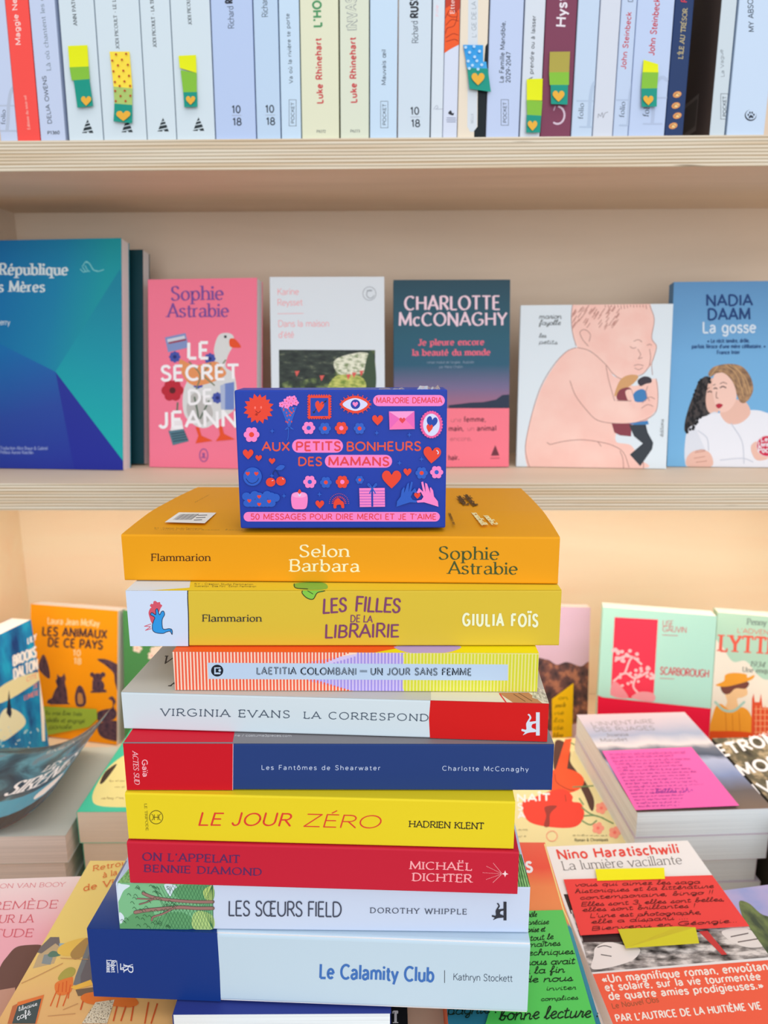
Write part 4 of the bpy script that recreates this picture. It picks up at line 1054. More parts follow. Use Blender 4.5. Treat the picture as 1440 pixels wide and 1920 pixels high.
ttl(b, f, Z2, 'INVASION', (1170, 212), (1158, -170), 66, 'black', K(150, 160, 160)); 
a = Art(f, b, 'title', Z2, clip=False); a.t('INVASION', (1167, 210), (1155, -168), 60, 'bold', CR2, w=.16).done('cream letters with grey outline')
a = Art(f, b, 'author_name', Z2); a.t('Luke Rhinehart', (1170, 730), (1160, 266), 42, 'black', K(196, 74, 78), w=.24).done(); a = pub(b, f, Z2); a.t('P6273', (1126, 940), (1192, 940), 18, 'serif', GK).done()
f, b = shelf_book('pale blue spine with small grey title right of the cream spines, upper shelf', 692, 743, 695, 746.5, WS3)
ttl(b, f, Z2, 'Mauvais œil', (1376, 604), (1376, 352), 28, 'medium', K(76, 90, 106)); a = pub(b, f, Z2); pocket(a, 1340, 908, 188, 52); a.done()
f, b = shelf_book('white spine with two stacked numbers and bold black letters, upper shelf centre', 746, 807, 747.5, 808, K(200, 220, 234))
ttl(b, f, Z3, 'Richard', (244, 306), (238, 148), 44, 'light', GK, w=.1, name='author_name'); a = Art(f, b, 'author_name', Z3, clip=False); a.t('RUSSO', (242, 126), (236, -80), 52, 'black', INK).done(); ten18(b, f, Z3, 188, 814)
f, b = shelf_book('very thin white spine left of the orange topped one on the upper shelf', 809, 831, 810, 832.5, K(208, 224, 236))
ttl(b, f, Z3, 'Fille', (390, 118), (384, 34), 20, 'sans', K(244, 186, 196)); a = pub(b, f, Z3); a.line([(352, 778), (372, 750), (384, 764), (368, 776), (416, 774)], 3, K(150, 160, 180)).done()
f, b = shelf_book('thin spine orange at the top and white below, upper shelf', 832, 860, 833, 859, K(206, 220, 240))
og = K(232, 92, 40); ol = K(150, 44, 26)
a = Art(f, b, 'orange_top', Z3, clip=True); a.whole(og, 0, .55, 1, 1).poly([(420, -200), (540, -200), (534, 316), (500, 334), (470, 350), (428, 378)], og).poly([(430, -200), (540, -200), (540, 60), (500, 100), (470, 40), (436, 60)], K(188, 62, 40))
a.lines([[(434, 130), (470, 70), (520, 90), (500, 180), (450, 200), (436, 240)], [(440, 180), (480, 140), (530, 150)], [(438, 270), (490, 240), (528, 250)], [(440, 296), (500, 280), (526, 292)], [(446, 100), (480, 120), (520, 120)]], 5, ol)
a.t('Ette', (500, 98), (500, 0), 30, 'serif', K(246, 226, 220)).done('orange upper half'); a = pub(b, f, Z3); a.blob([(456, 806), (474, 784), (486, 806), (496, 800), (490, 820)], INK).lines([[(446, 838), (510, 838)], [(444, 852), (512, 852)], [(446, 866), (510, 866)]], 5, K(130, 140, 168), False).done()
f, b = shelf_book('cream spine with a white stripe and a black corner behind the blue dotted tab', 861, 913, 860, 912.5, K(226, 220, 202), pages=PC)
a = Art(f, b, 'white_stripe', Z3); a.poly([(600, -200), (670, -200), (660, 900), (640, 936), (612, 936), (592, 900)], K(206, 220, 230)).poly([(720, 330), (740, 300), (740, 990), (640, 990), (640, 930), (664, 900), (666, 640), (700, 600)], K(14, 26, 32)).done('white stripe and black corner')
ttl(b, f, Z3, 'L’ÂGE DE LA LUMIÈRE', (655, 266), (650, -190), 30, 'sans', K(140, 156, 168)); a = pub(b, f, Z3); a.t('BELLE', (634, 876), (634, 806), 16, 'sans', K(150, 164, 176)).done()
f, b = shelf_book('white spine with a two line grey title between the dotted tab and the lime tab', 916, 981, 914.5, 974, K(186, 206, 238))
ttl(b, f, Z3, 'La Famille Mandible,', (848, 588), (862, 150), 30, 'medium', GK); a = Art(f, b, 'title', Z3); a.t('2029-2047', (896, 588), (900, 370), 30, 'medium', GK).done(); a = pub(b, f, Z3); pocket(a, 832, 890, 182, 52); a.done()
f, b = shelf_book('thin white spine left of the burgundy one on the upper shelf', 983, 1021.5, 976.5, 1013.5, K(206, 220, 232))
ttl(b, f, Z3, 'A prendre ou à laisser', (1056, 576), (1078, 112), 27, 'medium', K(70, 76, 84))
f, b = shelf_book('burgundy paperback spine with white letters on the upper shelf', 1023, 1083, 1014.5, 1069, K(122, 62, 88))
ttl(b, f, Z3, 'Hysteria', (1288, 192), (1310, -210), 66, 'bold', K(226, 224, 234), w=.2); a = pub(b, f, Z3); a.line(ell(1232, 818, 50, 62, 14, 120, -78, 0)[::-1], 14, K(206, 190, 208)).line([(1216, 756), (1206, 784)], 8, K(180, 150, 174)).done()
f, b = shelf_book('white spine with a pale grey letter right of the burgundy one, upper shelf', 1085, 1125.5, 1070.5, 1109.5, K(188, 212, 236))
a = pub(b, f, Z4); a.t(' ', (0, 0), (9, 0), 1, 'sans', INK)
big_f(a, 72, 902, 330, K(172, 196, 222)); a.t('folio', (124, 848), (132, 734), 34, 'didone', K(72, 88, 106)).done()
f, b = shelf_book('plain off white spine with a tiny grey monogram on the upper shelf', 1127, 1165.5, 1111, 1147.5, K(204, 216, 230))
a = pub(b, f, Z4); a.line([(232, 836), (236, 810), (250, 826), (262, 800), (268, 836), (280, 806), (302, 796)], 5, K(150, 158, 170)).done()
f, b = shelf_book('narrow white spine with red author name, left of the wider matching one', 1167, 1196, 1148.5, 1176, K(186, 208, 236))
ttl(b, f, Z4, 'John Steinbeck', (428, 492), (470, 88), 36, 'medium', RDK, name='author_name'); a = pub(b, f, Z4); a.t(' ', (0, 0), (9, 0), 1, 'sans', INK)
big_f(a, 356, 890, 320, K(170, 192, 220)); a.t('folio', (416, 836), (426, 724), 34, 'didone', K(72, 88, 106)).done()
a = Art(f, b, 'title', Z4, clip=False); a.t('Dieu inconnu', (478, 16), (492, -250), 32, 'sans', GK).done()
f, b = shelf_book('wide white spine with red author name and a green tab on the upper shelf', 1197, 1267, 1177, 1244, K(184, 206, 238))
ttl(b, f, Z4, 'John Steinbeck', (630, 394), (672, -10), 42, 'medium', RDK, name='author_name'); a = pub(b, f, Z4); a.t(' ', (0, 0), (9, 0), 1, 'sans', INK)
big_f(a, 524, 880, 330, K(172, 192, 222)); a.t('folio', (590, 832), (604, 720), 40, 'didone', K(72, 88, 106)).done()
f, b = shelf_book('dark navy spine with gold lettering leaning right on the upper shelf', 1268, 1303, 1245, 1279.5, K(34, 58, 104))
gd = K(190, 180, 130)
ttl(b, f, Z4, 'L’ÎLE AU TRÉSOR', (834, 418), (868, 62), 32, 'slabb', gd); 
for x, y in ((766, 894), (795, 822), (785, 750), (794, 672)):
    a = Art(f, b, 'shell_ornament', Z4); a.poly(ell(x, y, 32, 22, 12, rot=-20), K(214, 152, 92)).poly(ell(x+4, y, 16, 12, 10, rot=-20), K(232, 206, 140)).line([(x-20, y+8), (x, y-8), (x+18, y+6)], 4, K(150, 80, 60)).done('small orange shell')
a = Art(f, b, 'red_letter', Z4, clip=False); a.t('R', (862, 20), (866, -20), 40, 'bold', K(200, 60, 80)).done()
f, b = shelf_book('thin white spine standing right of a dark gap on the upper shelf', 1339.5, 1369, 1343.5, 1371.5, K(196, 214, 224))
# its left cover shows in the gap
sf = Face(f.O, -f.N, f.V, .11, f.h)
sf.N = -f.U
a = Art(sf, b, 'back_cover', (0, 0, 1)); a.whole(K(96, 84, 78)).done('dark back cover with a barcode')
a = Art(sf, b, 'barcode', (0, 0, 1)); lay = sf.layer
a._add([(.030, .012), (.070, .012), (.070, .040), (.030, .040)], a._mi(K(150, 140, 130)), lay)
for i in range(14): a._add([(.033+i*.0025, .016), (.0342+i*.0025, .016), (.0342+i*.0025, .037), (.033+i*.0025, .037)], a._mi(K(30, 26, 24)), lay+1)
a.done()
ttl(b, f, Z4, 'La Vague', (1130, 546), (1118, 350), 24, 'light', GK, w=.09); a = pub(b, f, Z4); pocket(a, 1104, 846, 180, 52); a.done()
f, b = shelf_book('wide pale blue spine with a paw emblem at the right end of the upper shelf', 1374, 1446, 1374.5, 1446, K(192, 216, 240))
ttl(b, f, Z4, 'MY ABSOLUTE DARLING', (1340, 226), (1318, -380), 36, 'medium', K(74, 88, 104)); a = pub(b, f, Z4)
pw_ = K(48, 58, 74); a.poly(ell(1316, 820, 42, 40, 24), pw_).poly(ell(1319, 815, 37, 35, 24), K(192, 216, 240)).blob([(1302, 832), (1318, 816), (1336, 830), (1330, 840), (1318, 836), (1308, 842)], pw_).polys([ell(1299, 816, 6, 9, 9), ell(1311, 801, 6, 9, 9), ell(1327, 801, 6, 9, 9), ell(1339, 815, 6, 9, 9)], pw_).done()

# ------------------------------------------------------------------ page tabs stuck on the spines
TG = 'sticky heart tabs on the upper shelf'
YL, YLf, TEAL, GOLD, LIME = K(220, 232, 10), K(222, 236, 60), K(20, 148, 130), K(226, 176, 60), K(128, 190, 60)
TABO = V3((PL_O.x, YS-.0012, PL_O.z))
def sticky_tab(label, z, top, mid, low, heart, topm, midm, dots=None):
    xs = [p[0] for q in (top, mid, low) for p in q]; ys = [p[1] for q in (top, mid, low) for p in q]
    z_ = lambda x, y: (z[0]+x/z[2], z[1]+y/z[2])
    big = quad_rect(TABO, PL_N, z_(min(xs)-20, min(ys)-20), z_(max(xs)+20, min(ys)-20), z_(max(xs)+20, max(ys)+20), z_(min(xs)-20, max(ys)+20), level=V3((1, 0, 0)))
    r = thing('sticky_tab', hit_pl(*z_(sum(xs)/len(xs), sum(ys)/len(ys)), TABO, PL_N), label, 'sticky tab', TG)
    def paper(name, q, m, lift0, lift1, lb=None):
        P = [big.O+big.U*u+big.V*v for u, v in (big.uv(*z_(*p)) for p in q)]
        vs, n = [], 4
        for i in range(n+1):
            t = i/n
            for s0, s1 in ((0, 3), (1, 2)):
                p = P[s0].lerp(P[s1], t)+V3((0, -1, 0))*(lift0+(lift1-lift0)*t*t)
                vs += [p, p+V3((0, .0001, 0))]
        fs = []
        for i in range(n):
            k = 4*i; fs += [[k, k+2, k+6, k+4], [k+1, k+5, k+7, k+3], [k, k+4, k+5, k+1], [k+2, k+3, k+7, k+6]]
        fs += [[0, 1, 3, 2], [4*n, 4*n+2, 4*n+3, 4*n+1]]
        o = link(name, vs, fs, m, r, base_of(r))
        if lb: o['label'] = lb
        return o
    paper('upper_strip', top, topm, 0, .0006)
    paper('overlap_strip', mid, midm, .0006, .0009)
    paper('heart_strip', low, TEAL, .0009, .0018, 'teal end strip')
    hf = big.shifted(.0022); a = Art(hf, r, 'heart', z); a.heart(heart[0], heart[1], heart[2], GOLD, 0, heart[3] if len(heart) > 3 else None).done('gold heart')
    if dots:
        df = big.shifted(.0013); a = Art(df, r, 'dots', z); a.polys([ell(x, y, dots[1], dots[1], 9) for x, y in dots[2]], dots[0]).done()
    return r
sticky_tab('yellow, green and teal heart tab stuck farthest left on the upper shelf', Z1, [(482, 326), (620, 320), (632, 474), (496, 480)], [(496, 480), (632, 474), (640, 566), (512, 574)], [(526, 574), (638, 564), (668, 758), (556, 770)], (612, 716, 36), YL, LIME)
sticky_tab('yellow tab with red dots and a teal heart end on the upper shelf', Z1, [(778, 366), (920, 366), (942, 630), (808, 616)], [(808, 616), (942, 630), (942, 748), (816, 738)], [(816, 738), (942, 748), (944, 880), (812, 866)], (876, 822, 50, 38), K(244, 222, 70), K(166, 198, 110),
           dots=(K(176, 66, 34), 8, [(824, 386), (896, 382), (798, 430), (866, 424), (838, 464), (908, 460), (806, 506), (876, 502), (846, 542), (916, 538), (816, 582), (884, 578), (850, 610), (924, 610), (818, 646), (886, 644), (856, 682), (926, 680), (822, 718), (892, 718)]))
sticky_tab('short lime and teal heart tab right of the dotted yellow one', Z1, [(1268, 396), (1392, 390), (1398, 520), (1278, 484)], [(1284, 500), (1398, 520), (1400, 660), (1304, 660)], [(1304, 658), (1402, 656), (1406, 764), (1314, 766)], (1354, 712, 33), YL, LIME)
sticky_tab('blue tab with white dots and a teal heart end, tilted, upper shelf', Z3, [(562, 318), (704, 320), (704, 446), (584, 440)], [(580, 440), (726, 440), (734, 500), (592, 498)], [(590, 486), (736, 490), (758, 658), (606, 636)], (668, 560, 46), K(50, 156, 226), K(60, 164, 228),
           dots=(K(176, 216, 246), 11, [(580, 336), (640, 330), (608, 372), (678, 364), (644, 404), (598, 434), (660, 432), (628, 464), (694, 460), (668, 492), (606, 486)]))
sticky_tab('low lime and teal heart tab touching the shelf board, on the thin white spine', Z3, [(1014, 562), (1128, 558), (1122, 716), (1014, 712)], [(1012, 712), (1124, 720), (1116, 828), (1016, 820)], [(1012, 818), (1116, 824), (1106, 946), (1008, 946)], (1055, 892, 34, 38), YL, LIME)
sticky_tab('olive, lime and teal heart tab on the burgundy spine', Z3, [(1178, 368), (1322, 366), (1314, 520), (1172, 520)], [(1172, 516), (1314, 514), (1312, 606), (1176, 606)], [(1182, 606), (1306, 606), (1300, 748), (1184, 744)], (1240, 682, 42), K(168, 160, 72), LIME)
sticky_tab('lime and teal heart tab on the wide white spine left of the navy one', Z4, [(556, 424), (660, 456), (660, 520), (548, 516)], [(546, 514), (660, 516), (650, 632), (538, 634)], [(538, 632), (650, 630), (644, 762), (538, 764)], (590, 712, 36), YL, LIME)

# ------------------------------------------------------------------ middle shelf: books facing out
MG = 'books facing out on the middle shelf'
def facing(label, tl, tr, br, bl, tilt, depth, col, pages=PW, spine='L', name='paperback'):
    A = hit_z(bl[0], bl[1], MT+.0004); B = hit_z(br[0], br[1], MT+.0004)
    U = (B-A); U.z = 0; U.normalize()
    nh = V3((U.y, -U.x, 0)); t = math.radians(tilt)
    N = (nh*math.cos(t)+V3((0, 0, 1))*math.sin(t)).normalized()
    f = quad_rect(A, N, tl, tr, br, bl, level=U)
    f.O.z = MT+.0004+depth*math.sin(t)*0 ; f.O = V3((f.O.x, f.O.y, MT+.0006))
    # the back lower edge goes down with the tilt: lift so it rests
    f.O += V3((0, 0, 1))*(depth*math.sin(t))*0
    return f, book(name, label, 'book', f, 'front', depth, col, pages, MG, spine=spine)
Z5, Z6, Z8, Y1 = (0, 420, 3.556), (250, 480, 2.88), (700, 500, 4.174), (940, 460, 2.88)
# teal and blue
f, b = facing('large teal and deep blue book facing out at the left end of the middle shelf', (-46, 453), (213, 446), (245, 882), (-24, 878), 9, .017, K(0, 130, 150))
a = Art(f, b, 'cover_picture', Z5)
a.whole(GRAD('teal', [(0, (0, 106, 176)), (.55, (0, 128, 172)), (.85, (0, 150, 162))], .9, -.3, .3))
a.poly([(370, 985), (900, 1680), (900, 700), (800, 300)], GRAD('tealr', [(0, (0, 178, 174)), (.6, (0, 150, 170)), (1, (0, 132, 160))], .1, 1))
a.poly([(-200, 700), (370, 985), (880, 1660), (-200, 1660)], GRAD('blueb', [(0, (26, 38, 150)), (.5, (36, 72, 160)), (1, (6, 112, 178))], -.25, .9, .2)).poly([(370, 985), (880, 1660), (500, 1660)], GRAD('blueb2', [(0, (24, 36, 150)), (1, (34, 48, 150))])).done()
wl = K(206, 226, 232)
a = Art(f, b, 'title', Z5, clip=False); a.t('République', (-4, 338), (452, 340), 74, 'serifb', wl).t('s Mères', (-10, 452), (298, 452), 68, 'serifb', wl).done()
a = Art(f, b, 'author_name', Z5, clip=False); a.t('erry', (0, 672), (66, 674), 38, 'sans', wl).done()
a = Art(f, b, 'translator_lines', Z5, clip=False); lw_ = K(150, 170, 214); a.t('Traduction Alice Braun & Gabriel', (0, 1504), (318, 1506), 22, 'sans', lw_).t('Préface Aurore Koechlin', (0, 1532), (222, 1534), 22, 'sans', lw_).done()
a = Art(f, b, 'publisher_mark', Z5); a.lines([[(535+i*16, 300-i*12), (556+i*14, 320-i*6), (572+i*14, 318)] for i in range(3)]+[[(572, 256), (596, 262), (620, 300), (650, 316), (694, 304)], [(548, 286), (575, 250), (600, 270), (622, 306), (650, 312)]], 6, K(120, 200, 206)).done()
b2 = book('paperback', 'second copy of the teal book, half hidden behind it, only its right strip showing', 'book', quad_rect(f.O-f.N*.030, f.N, (-20, 474), (257, 467), (281, 868), (-4, 868), level=f.U), 'front', .016, GRAD('shaded_teal', [(0, (0, 60, 70)), (.7, (0, 70, 100)), (1, (0, 110, 160))]), PW, MG)  # same cover print, with the shade behind the front copy put into its colour
# pink
f, b = facing('pink paperback with a goose and white title letters facing out on the middle shelf', (270, 525), (474, 521), (489, 880), (286, 876), 8, .018, K(240, 124, 152))
a = Art(f, b, 'cover_picture', Z6)
org, gr = K(228, 84, 44), K(214, 220, 220)
a.blob([(440, 560), (436, 500), (460, 430), (505, 415), (540, 432), (540, 480), (510, 540), (500, 600), (545, 640), (560, 760), (545, 830), (470, 880), (380, 930), (290, 880), (266, 800), (280, 700), (330, 640), (420, 620)], gr)
a.blob([(290, 800), (330, 740), (400, 780), (430, 860), (370, 910), (300, 870)], K(186, 188, 186)).blob([(520, 450), (548, 448), (582, 490), (556, 496), (522, 488)], org).poly(ell(497, 436, 8, 8, 10), INK)
a.poly([(170, 440), (282, 416), (300, 494), (188, 520)], K(130, 150, 200)).poly([(182, 450), (276, 430), (280, 446), (186, 466)], K(206, 214, 226)).line([(194, 470), (282, 452)], 10, K(150, 70, 90), False)
for x, y in ((224, 545), (414, 555), (350, 686), (455, 766)): a.flower(x, y, 34, K(70, 86, 170), K(40, 50, 120), 8, .3, .3)
a.blob([(250, 560), (330, 590), (440, 570), (480, 600), (500, 640), (430, 680), (330, 700), (270, 650)], K(226, 150, 96)).lines([[(300, 570), (360, 640), (340, 720)], [(420, 580), (380, 640), (440, 700)], [(500, 560), (440, 640)]], 7, K(120, 130, 100))
a.poly([(490, 690), (545, 680), (545, 830), (495, 830)], K(110, 136, 200)).poly([(470, 700), (496, 690), (496, 830), (474, 826)], K(170, 186, 216))
a.flower(212, 726, 54, K(186, 44, 60), K(90, 36, 40), 6, .5, .32)
a.lines([[(330, 760), (350, 860), (340, 900)], [(410, 780), (360, 880)], [(240, 790), (236, 850)]], 9, K(96, 116, 100)).poly([(190, 944), (272, 932), (300, 1000), (214, 1022)], K(84, 124, 140)).poly([(212, 890), (262, 884), (272, 934), (200, 944)], K(232, 232, 236))
a.lines([[(204+i*4, 962+i*13), (280+i*5, 950+i*13)] for i in range(4)], 5, K(40, 60, 74), False)
a.poly([(336, 924), (356, 924), (368, 970), (430, 998), (336, 1012), (352, 970)], org).poly([(462, 920), (480, 920), (490, 960), (550, 990), (446, 1000), (468, 966)], org).done('goose with flowers and objects')
wh = K(244, 246, 250)
a = Art(f, b, 'title', Z6, clip=False)
for s_, p0, p1, c_ in (('LE', (292, 552), (410, 552), 84), ('SECRET', (150, 672), (572, 664), 76), ('DE', (296, 800), (430, 796), 74), ('JEANNE', (140, 926), (640, 918), 82)): a.t(s_, p0, p1, c_, 'bold', wh, w=.2)
a.done('white title'); a = Art(f, b, 'author_name', Z6); pp = K(120, 82, 160)
a.t('Sophie', (204, 240), (488, 236), 74, 'didone', pp, w=.15).t('Astrabie', (186, 330), (516, 328), 70, 'didone', pp, w=.15).done('purple author name')
a = Art(f, b, 'publisher_mark', Z6); a.line(ell(381, 1076, 22, 34, 16)+[(403, 1076)], 4, pp).t('JL', (368, 1090), (394, 1090), 26, 'serif', pp).done()
# white with photograph
f, b = facing('white paperback with a garden photograph facing out behind the blue box', (505, 520), (720.5, 519), (722, 879), (511, 880), 8, .016, K(214, 228, 236))
a = Art(f, b, 'garden_photograph', Z6)
a.poly([(786, 506), (1306, 508), (1306, 1040), (790, 1040)], NOISE('garden', [(.3, (20, 30, 26)), (.5, (40, 56, 42)), (.6, (96, 116, 66)), (.72, (150, 160, 110))], 9))
a.poly([(788, 507), (1250, 508), (1270, 528), (1200, 556), (1120, 560), (1100, 600), (1080, 640), (990, 650), (900, 676), (840, 672), (788, 690)], NOISE('pine', [(.35, (20, 30, 28)), (.6, (50, 62, 54)), (.75, (130, 140, 110))], 9)).blob([(1090, 560), (1240, 520), (1300, 560), (1290, 620), (1120, 640)], NOISE('skyleaf', [(.35, (120, 140, 96)), (.55, (226, 232, 210))], 8)).blob([(1240, 720), (1250, 600), (1280, 510), (1306, 580), (1306, 720)], K(64, 84, 64)).blob([(1080, 660), (1140, 640), (1240, 660), (1240, 730), (1060, 730)], NOISE('bush', [(.35, (110, 140, 50)), (.6, (200, 206, 110))], 6))
rp = K(214, 96, 90); a.polys([[(x, y), (x+26, y-2), (x+10, y+30)] for x, y in ((872, 622), (1006, 646), (1150, 640), (1180, 630), (1220, 620))], rp).done()
pk2 = K(244, 160, 164)
a = Art(f, b, 'author_name', Z6); a.t('Karine', (778, 210), (894, 208), 34, 'light', pk2, w=.09).t('Reysset', (778, 268), (914, 266), 34, 'light', pk2, w=.09).line([(780, 312), (918, 310)], 2.5, pk2, False).done('pink author name')
a = Art(f, b, 'title', Z6); a.t('Dans la maison', (782, 382), (1058, 380), 34, 'light', pk2, w=.09).t('d’été', (784, 442), (868, 440), 34, 'light', pk2, w=.09).done('pink title')
a = Art(f, b, 'publisher_mark', Z6); gy2 = K(150, 160, 168); a.line(ell(1275, 203, 35, 36, 24)+[(1310, 203)], 3, gy2).line(ell(1280, 206, 20, 22, 14, 20, 300), 4, gy2).line([(1262, 186), (1284, 190)], 4, gy2).done()
# dark teal with band
f, b = facing('dark teal paperback with a coral pink paper band facing out on the middle shelf', (738.5, 525), (960, 525), (950.5, 876), (738, 877), 8, .016, K(12, 66, 84))
a = Art(f, b, 'cover_picture', Z8); a.whole(GRAD('dusk', [(0, (44, 56, 76)), (.28, (66, 74, 98)), (.345, (150, 100, 130)), (.43, (110, 100, 140)), (.55, (20, 84, 112)), (.7, (4, 84, 106)), (1, (4, 62, 80))]))
a.poly([(590, 1085), (760, 1064), (860, 1060), (960, 1040), (1010, 1004), (1070, 1000), (1070, 1120), (590, 1120)], K(44, 56, 78)).done()
lp2 = K(232, 208, 222); rp2 = K(236, 106, 130)
a = Art(f, b, 'author_name', Z8); a.t('CHARLOTTE', (244, 338), (994, 334), 104, 'flare', lp2).t('McCONAGHY', (200, 462), (1046, 458), 98, 'flare', lp2).done('pale pink author name')
a = Art(f, b, 'title', Z8); a.t('Je pleure encore', (352, 616), (866, 612), 48, 'serifb', rp2, w=.22).t('la beauté du monde', (308, 696), (914, 692), 48, 'serifb', rp2, w=.22).done('pink title')
a = Art(f, b, 'translator_lines', Z8); a.t('roman traduit de l’anglais (Australie)', (418, 758), (796, 756), 20, 'sans', K(130, 150, 170)).t('par Marie Chabin', (514, 794), (700, 792), 20, 'sans', K(130, 150, 170)).done()
bf = f.shifted(.0006)
a = Art(bf, b, 'paper_band', Z8); a.poly([(120, 1108), (1090, 1108), (1090, 1566), (120, 1570)], K(250, 124, 142)).t('une', (604, 1216), (690, 1214), 34, 'light', K(150, 80, 92)).t('femme,', (708, 1214), (880, 1212), 38, 'bold', K(120, 56, 70)).t('main,', (590, 1286), (706, 1284), 38, 'bold', K(120, 56, 70)).t('un', (736, 1284), (790, 1282), 34, 'light', K(150, 80, 92)).t('animal', (812, 1284), (962, 1282), 38, 'bold', K(120, 56, 70)).t('encore.', (600, 1364), (770, 1362), 34, 'light', K(150, 80, 92)).t('hair. ”', (588, 1514), (704, 1510), 38, 'bold', K(120, 56, 70))
a.poly([(920, 1480), (954, 1396), (986, 1478)], K(110, 52, 66)).line([(920, 1500), (984, 1498)], 10, K(200, 92, 110), False).done('coral pink paper band')
# baby drawing
f, b = facing('square white book with a line drawing of a big pink baby on the middle shelf', (976.5, 571), (1256, 572), (1255, 879.5), (967, 875), 8, .010, K(216, 232, 240))
sk, lnm = NOISE('babyskin', [(.3, (236, 190, 178)), (.7, (246, 208, 196))], 3), K(160, 124, 118)
a = Art(f, b, 'cover_picture', Y1)
body = [(140, 1190), (128, 1120), (140, 1010), (170, 900), (220, 760), (300, 630), (360, 570), (410, 552), (480, 575), (560, 640), (600, 700), (640, 720), (720, 760), (830, 720), (846, 800), (840, 880), (800, 930), (760, 970), (640, 990), (620, 1060), (700, 1080), (740, 1150), (760, 1205), (160, 1205)]
a.blob(body, sk)
head = [(384, 300), (560, 280), (800, 300), (826, 400), (812, 500), (838, 545), (824, 600), (810, 640), (770, 690), (700, 712), (650, 722), (590, 690), (520, 610), (440, 560), (400, 540), (380, 470), (378, 380)]
a.poly([(384, 300), (800, 300), (826, 400), (812, 500), (838, 545), (824, 600), (808, 650), (770, 690), (700, 716), (650, 724), (590, 690), (540, 620), (480, 570), (410, 550), (384, 480), (378, 390)], sk)
hr = []
rr = random.Random(4)
for i in range(60):
    x = rr.uniform(390, 640); y = rr.uniform(322, 470-(x-390)*.2)
    if 410 < x < 520 and y > 440: continue
    hr.append([(x, y), (x-10, y+16), (x-18, y+26)])
for i in range(14):
    x = 560+i*17; hr.append([(x, 322), (x+3, 332+rr.uniform(0, 14))])
a.lines(hr, 5, K(190, 144, 134)).lines([[(384, 320), (378, 390), (384, 470), (404, 545)], [(800, 322), (826, 400), (812, 500), (838, 545), (822, 610), (812, 640), (816, 700)], [(410, 552), (480, 572), (560, 640), (600, 690), (650, 722), (720, 712), (770, 690), (806, 640)], [(404, 552), (350, 575), (280, 650), (210, 770), (160, 930), (130, 1080), (140, 1160), (156, 1205)], [(370, 730), (400, 810), (460, 890), (520, 945), (620, 962), (720, 958), (800, 930), (838, 890), (846, 800), (836, 720)], [(565, 650), (578, 720), (600, 800), (612, 840)], [(262, 1076), (340, 1058), (430, 1050), (520, 1060), (600, 1080), (660, 1120), (690, 1200)], [(640, 1110), (656, 1150), (660, 1205)], [(740, 1100), (764, 1160), (768, 1205)], [(470, 545), (440, 510), (424, 470), (450, 455), (480, 480), (474, 520)]], 3.5, lnm)
a.lines([[(714, 518), (740, 510), (760, 522)], [(694, 546), (710, 556), (728, 552)], [(786, 540), (800, 534), (812, 540)], [(736, 560), (752, 590), (740, 612), (762, 606)], [(716, 650), (740, 644), (768, 650)], [(720, 662), (742, 672), (764, 660)], [(800, 560), (806, 600), (800, 650)], [(262, 1076), (246, 1064)], [(520, 1060), (540, 1086)]], 3.5, lnm)
a.blob([(640, 730), (690, 700), (740, 706), (720, 740), (680, 770), (640, 800), (610, 812)], K(206, 160, 110)).blob([(640, 780), (690, 768), (710, 800), (700, 838), (640, 838), (622, 820)], K(134, 64, 76)).poly([(596, 962), (704, 962), (700, 1032), (640, 1026), (610, 1010)], K(134, 64, 76))
a.blob([(736, 730), (770, 708), (806, 716), (810, 740), (780, 748), (750, 760)], K(60, 56, 66)).blob([(724, 790), (760, 776), (784, 796), (780, 838), (730, 846), (708, 820)], K(64, 128, 186)).blob([(670, 790), (700, 780), (716, 830), (730, 872), (706, 878), (684, 840)], sk).poly([(690, 962), (790, 946), (796, 966), (736, 976)], K(64, 128, 186)).poly([(690, 970), (780, 968), (790, 1010), (820, 1066), (814, 1100), (750, 1192), (694, 1130), (764, 1070), (716, 1030)], K(54, 62, 70))
a.lines([[(760, 850), (800, 820), (830, 830)], [(756, 880), (790, 860), (820, 870)], [(790, 760), (780, 800), (800, 840)]], 3, lnm).line([(624, 838), (700, 840)], 4, lnm).done('line drawing of a baby hugging two small people')
tk = K(96, 104, 106)
a = Art(f, b, 'author_name', Y1); a.t('marion', (202, 396), (324, 396), 26, 'hand', tk, w=.13).t('fayolle', (202, 430), (318, 430), 26, 'hand', tk, w=.13).done()
a = Art(f, b, 'title', Y1); a.t('les', (202, 498), (242, 498), 22, 'hand', tk, w=.13).t('petits', (202, 532), (302, 534), 22, 'hand', tk, w=.13).done()
a = Art(f, b, 'publisher_mark', Y1); a.t('éditions', (874, 1036), (876, 940), 20, 'hand', K(120, 128, 130)).done()
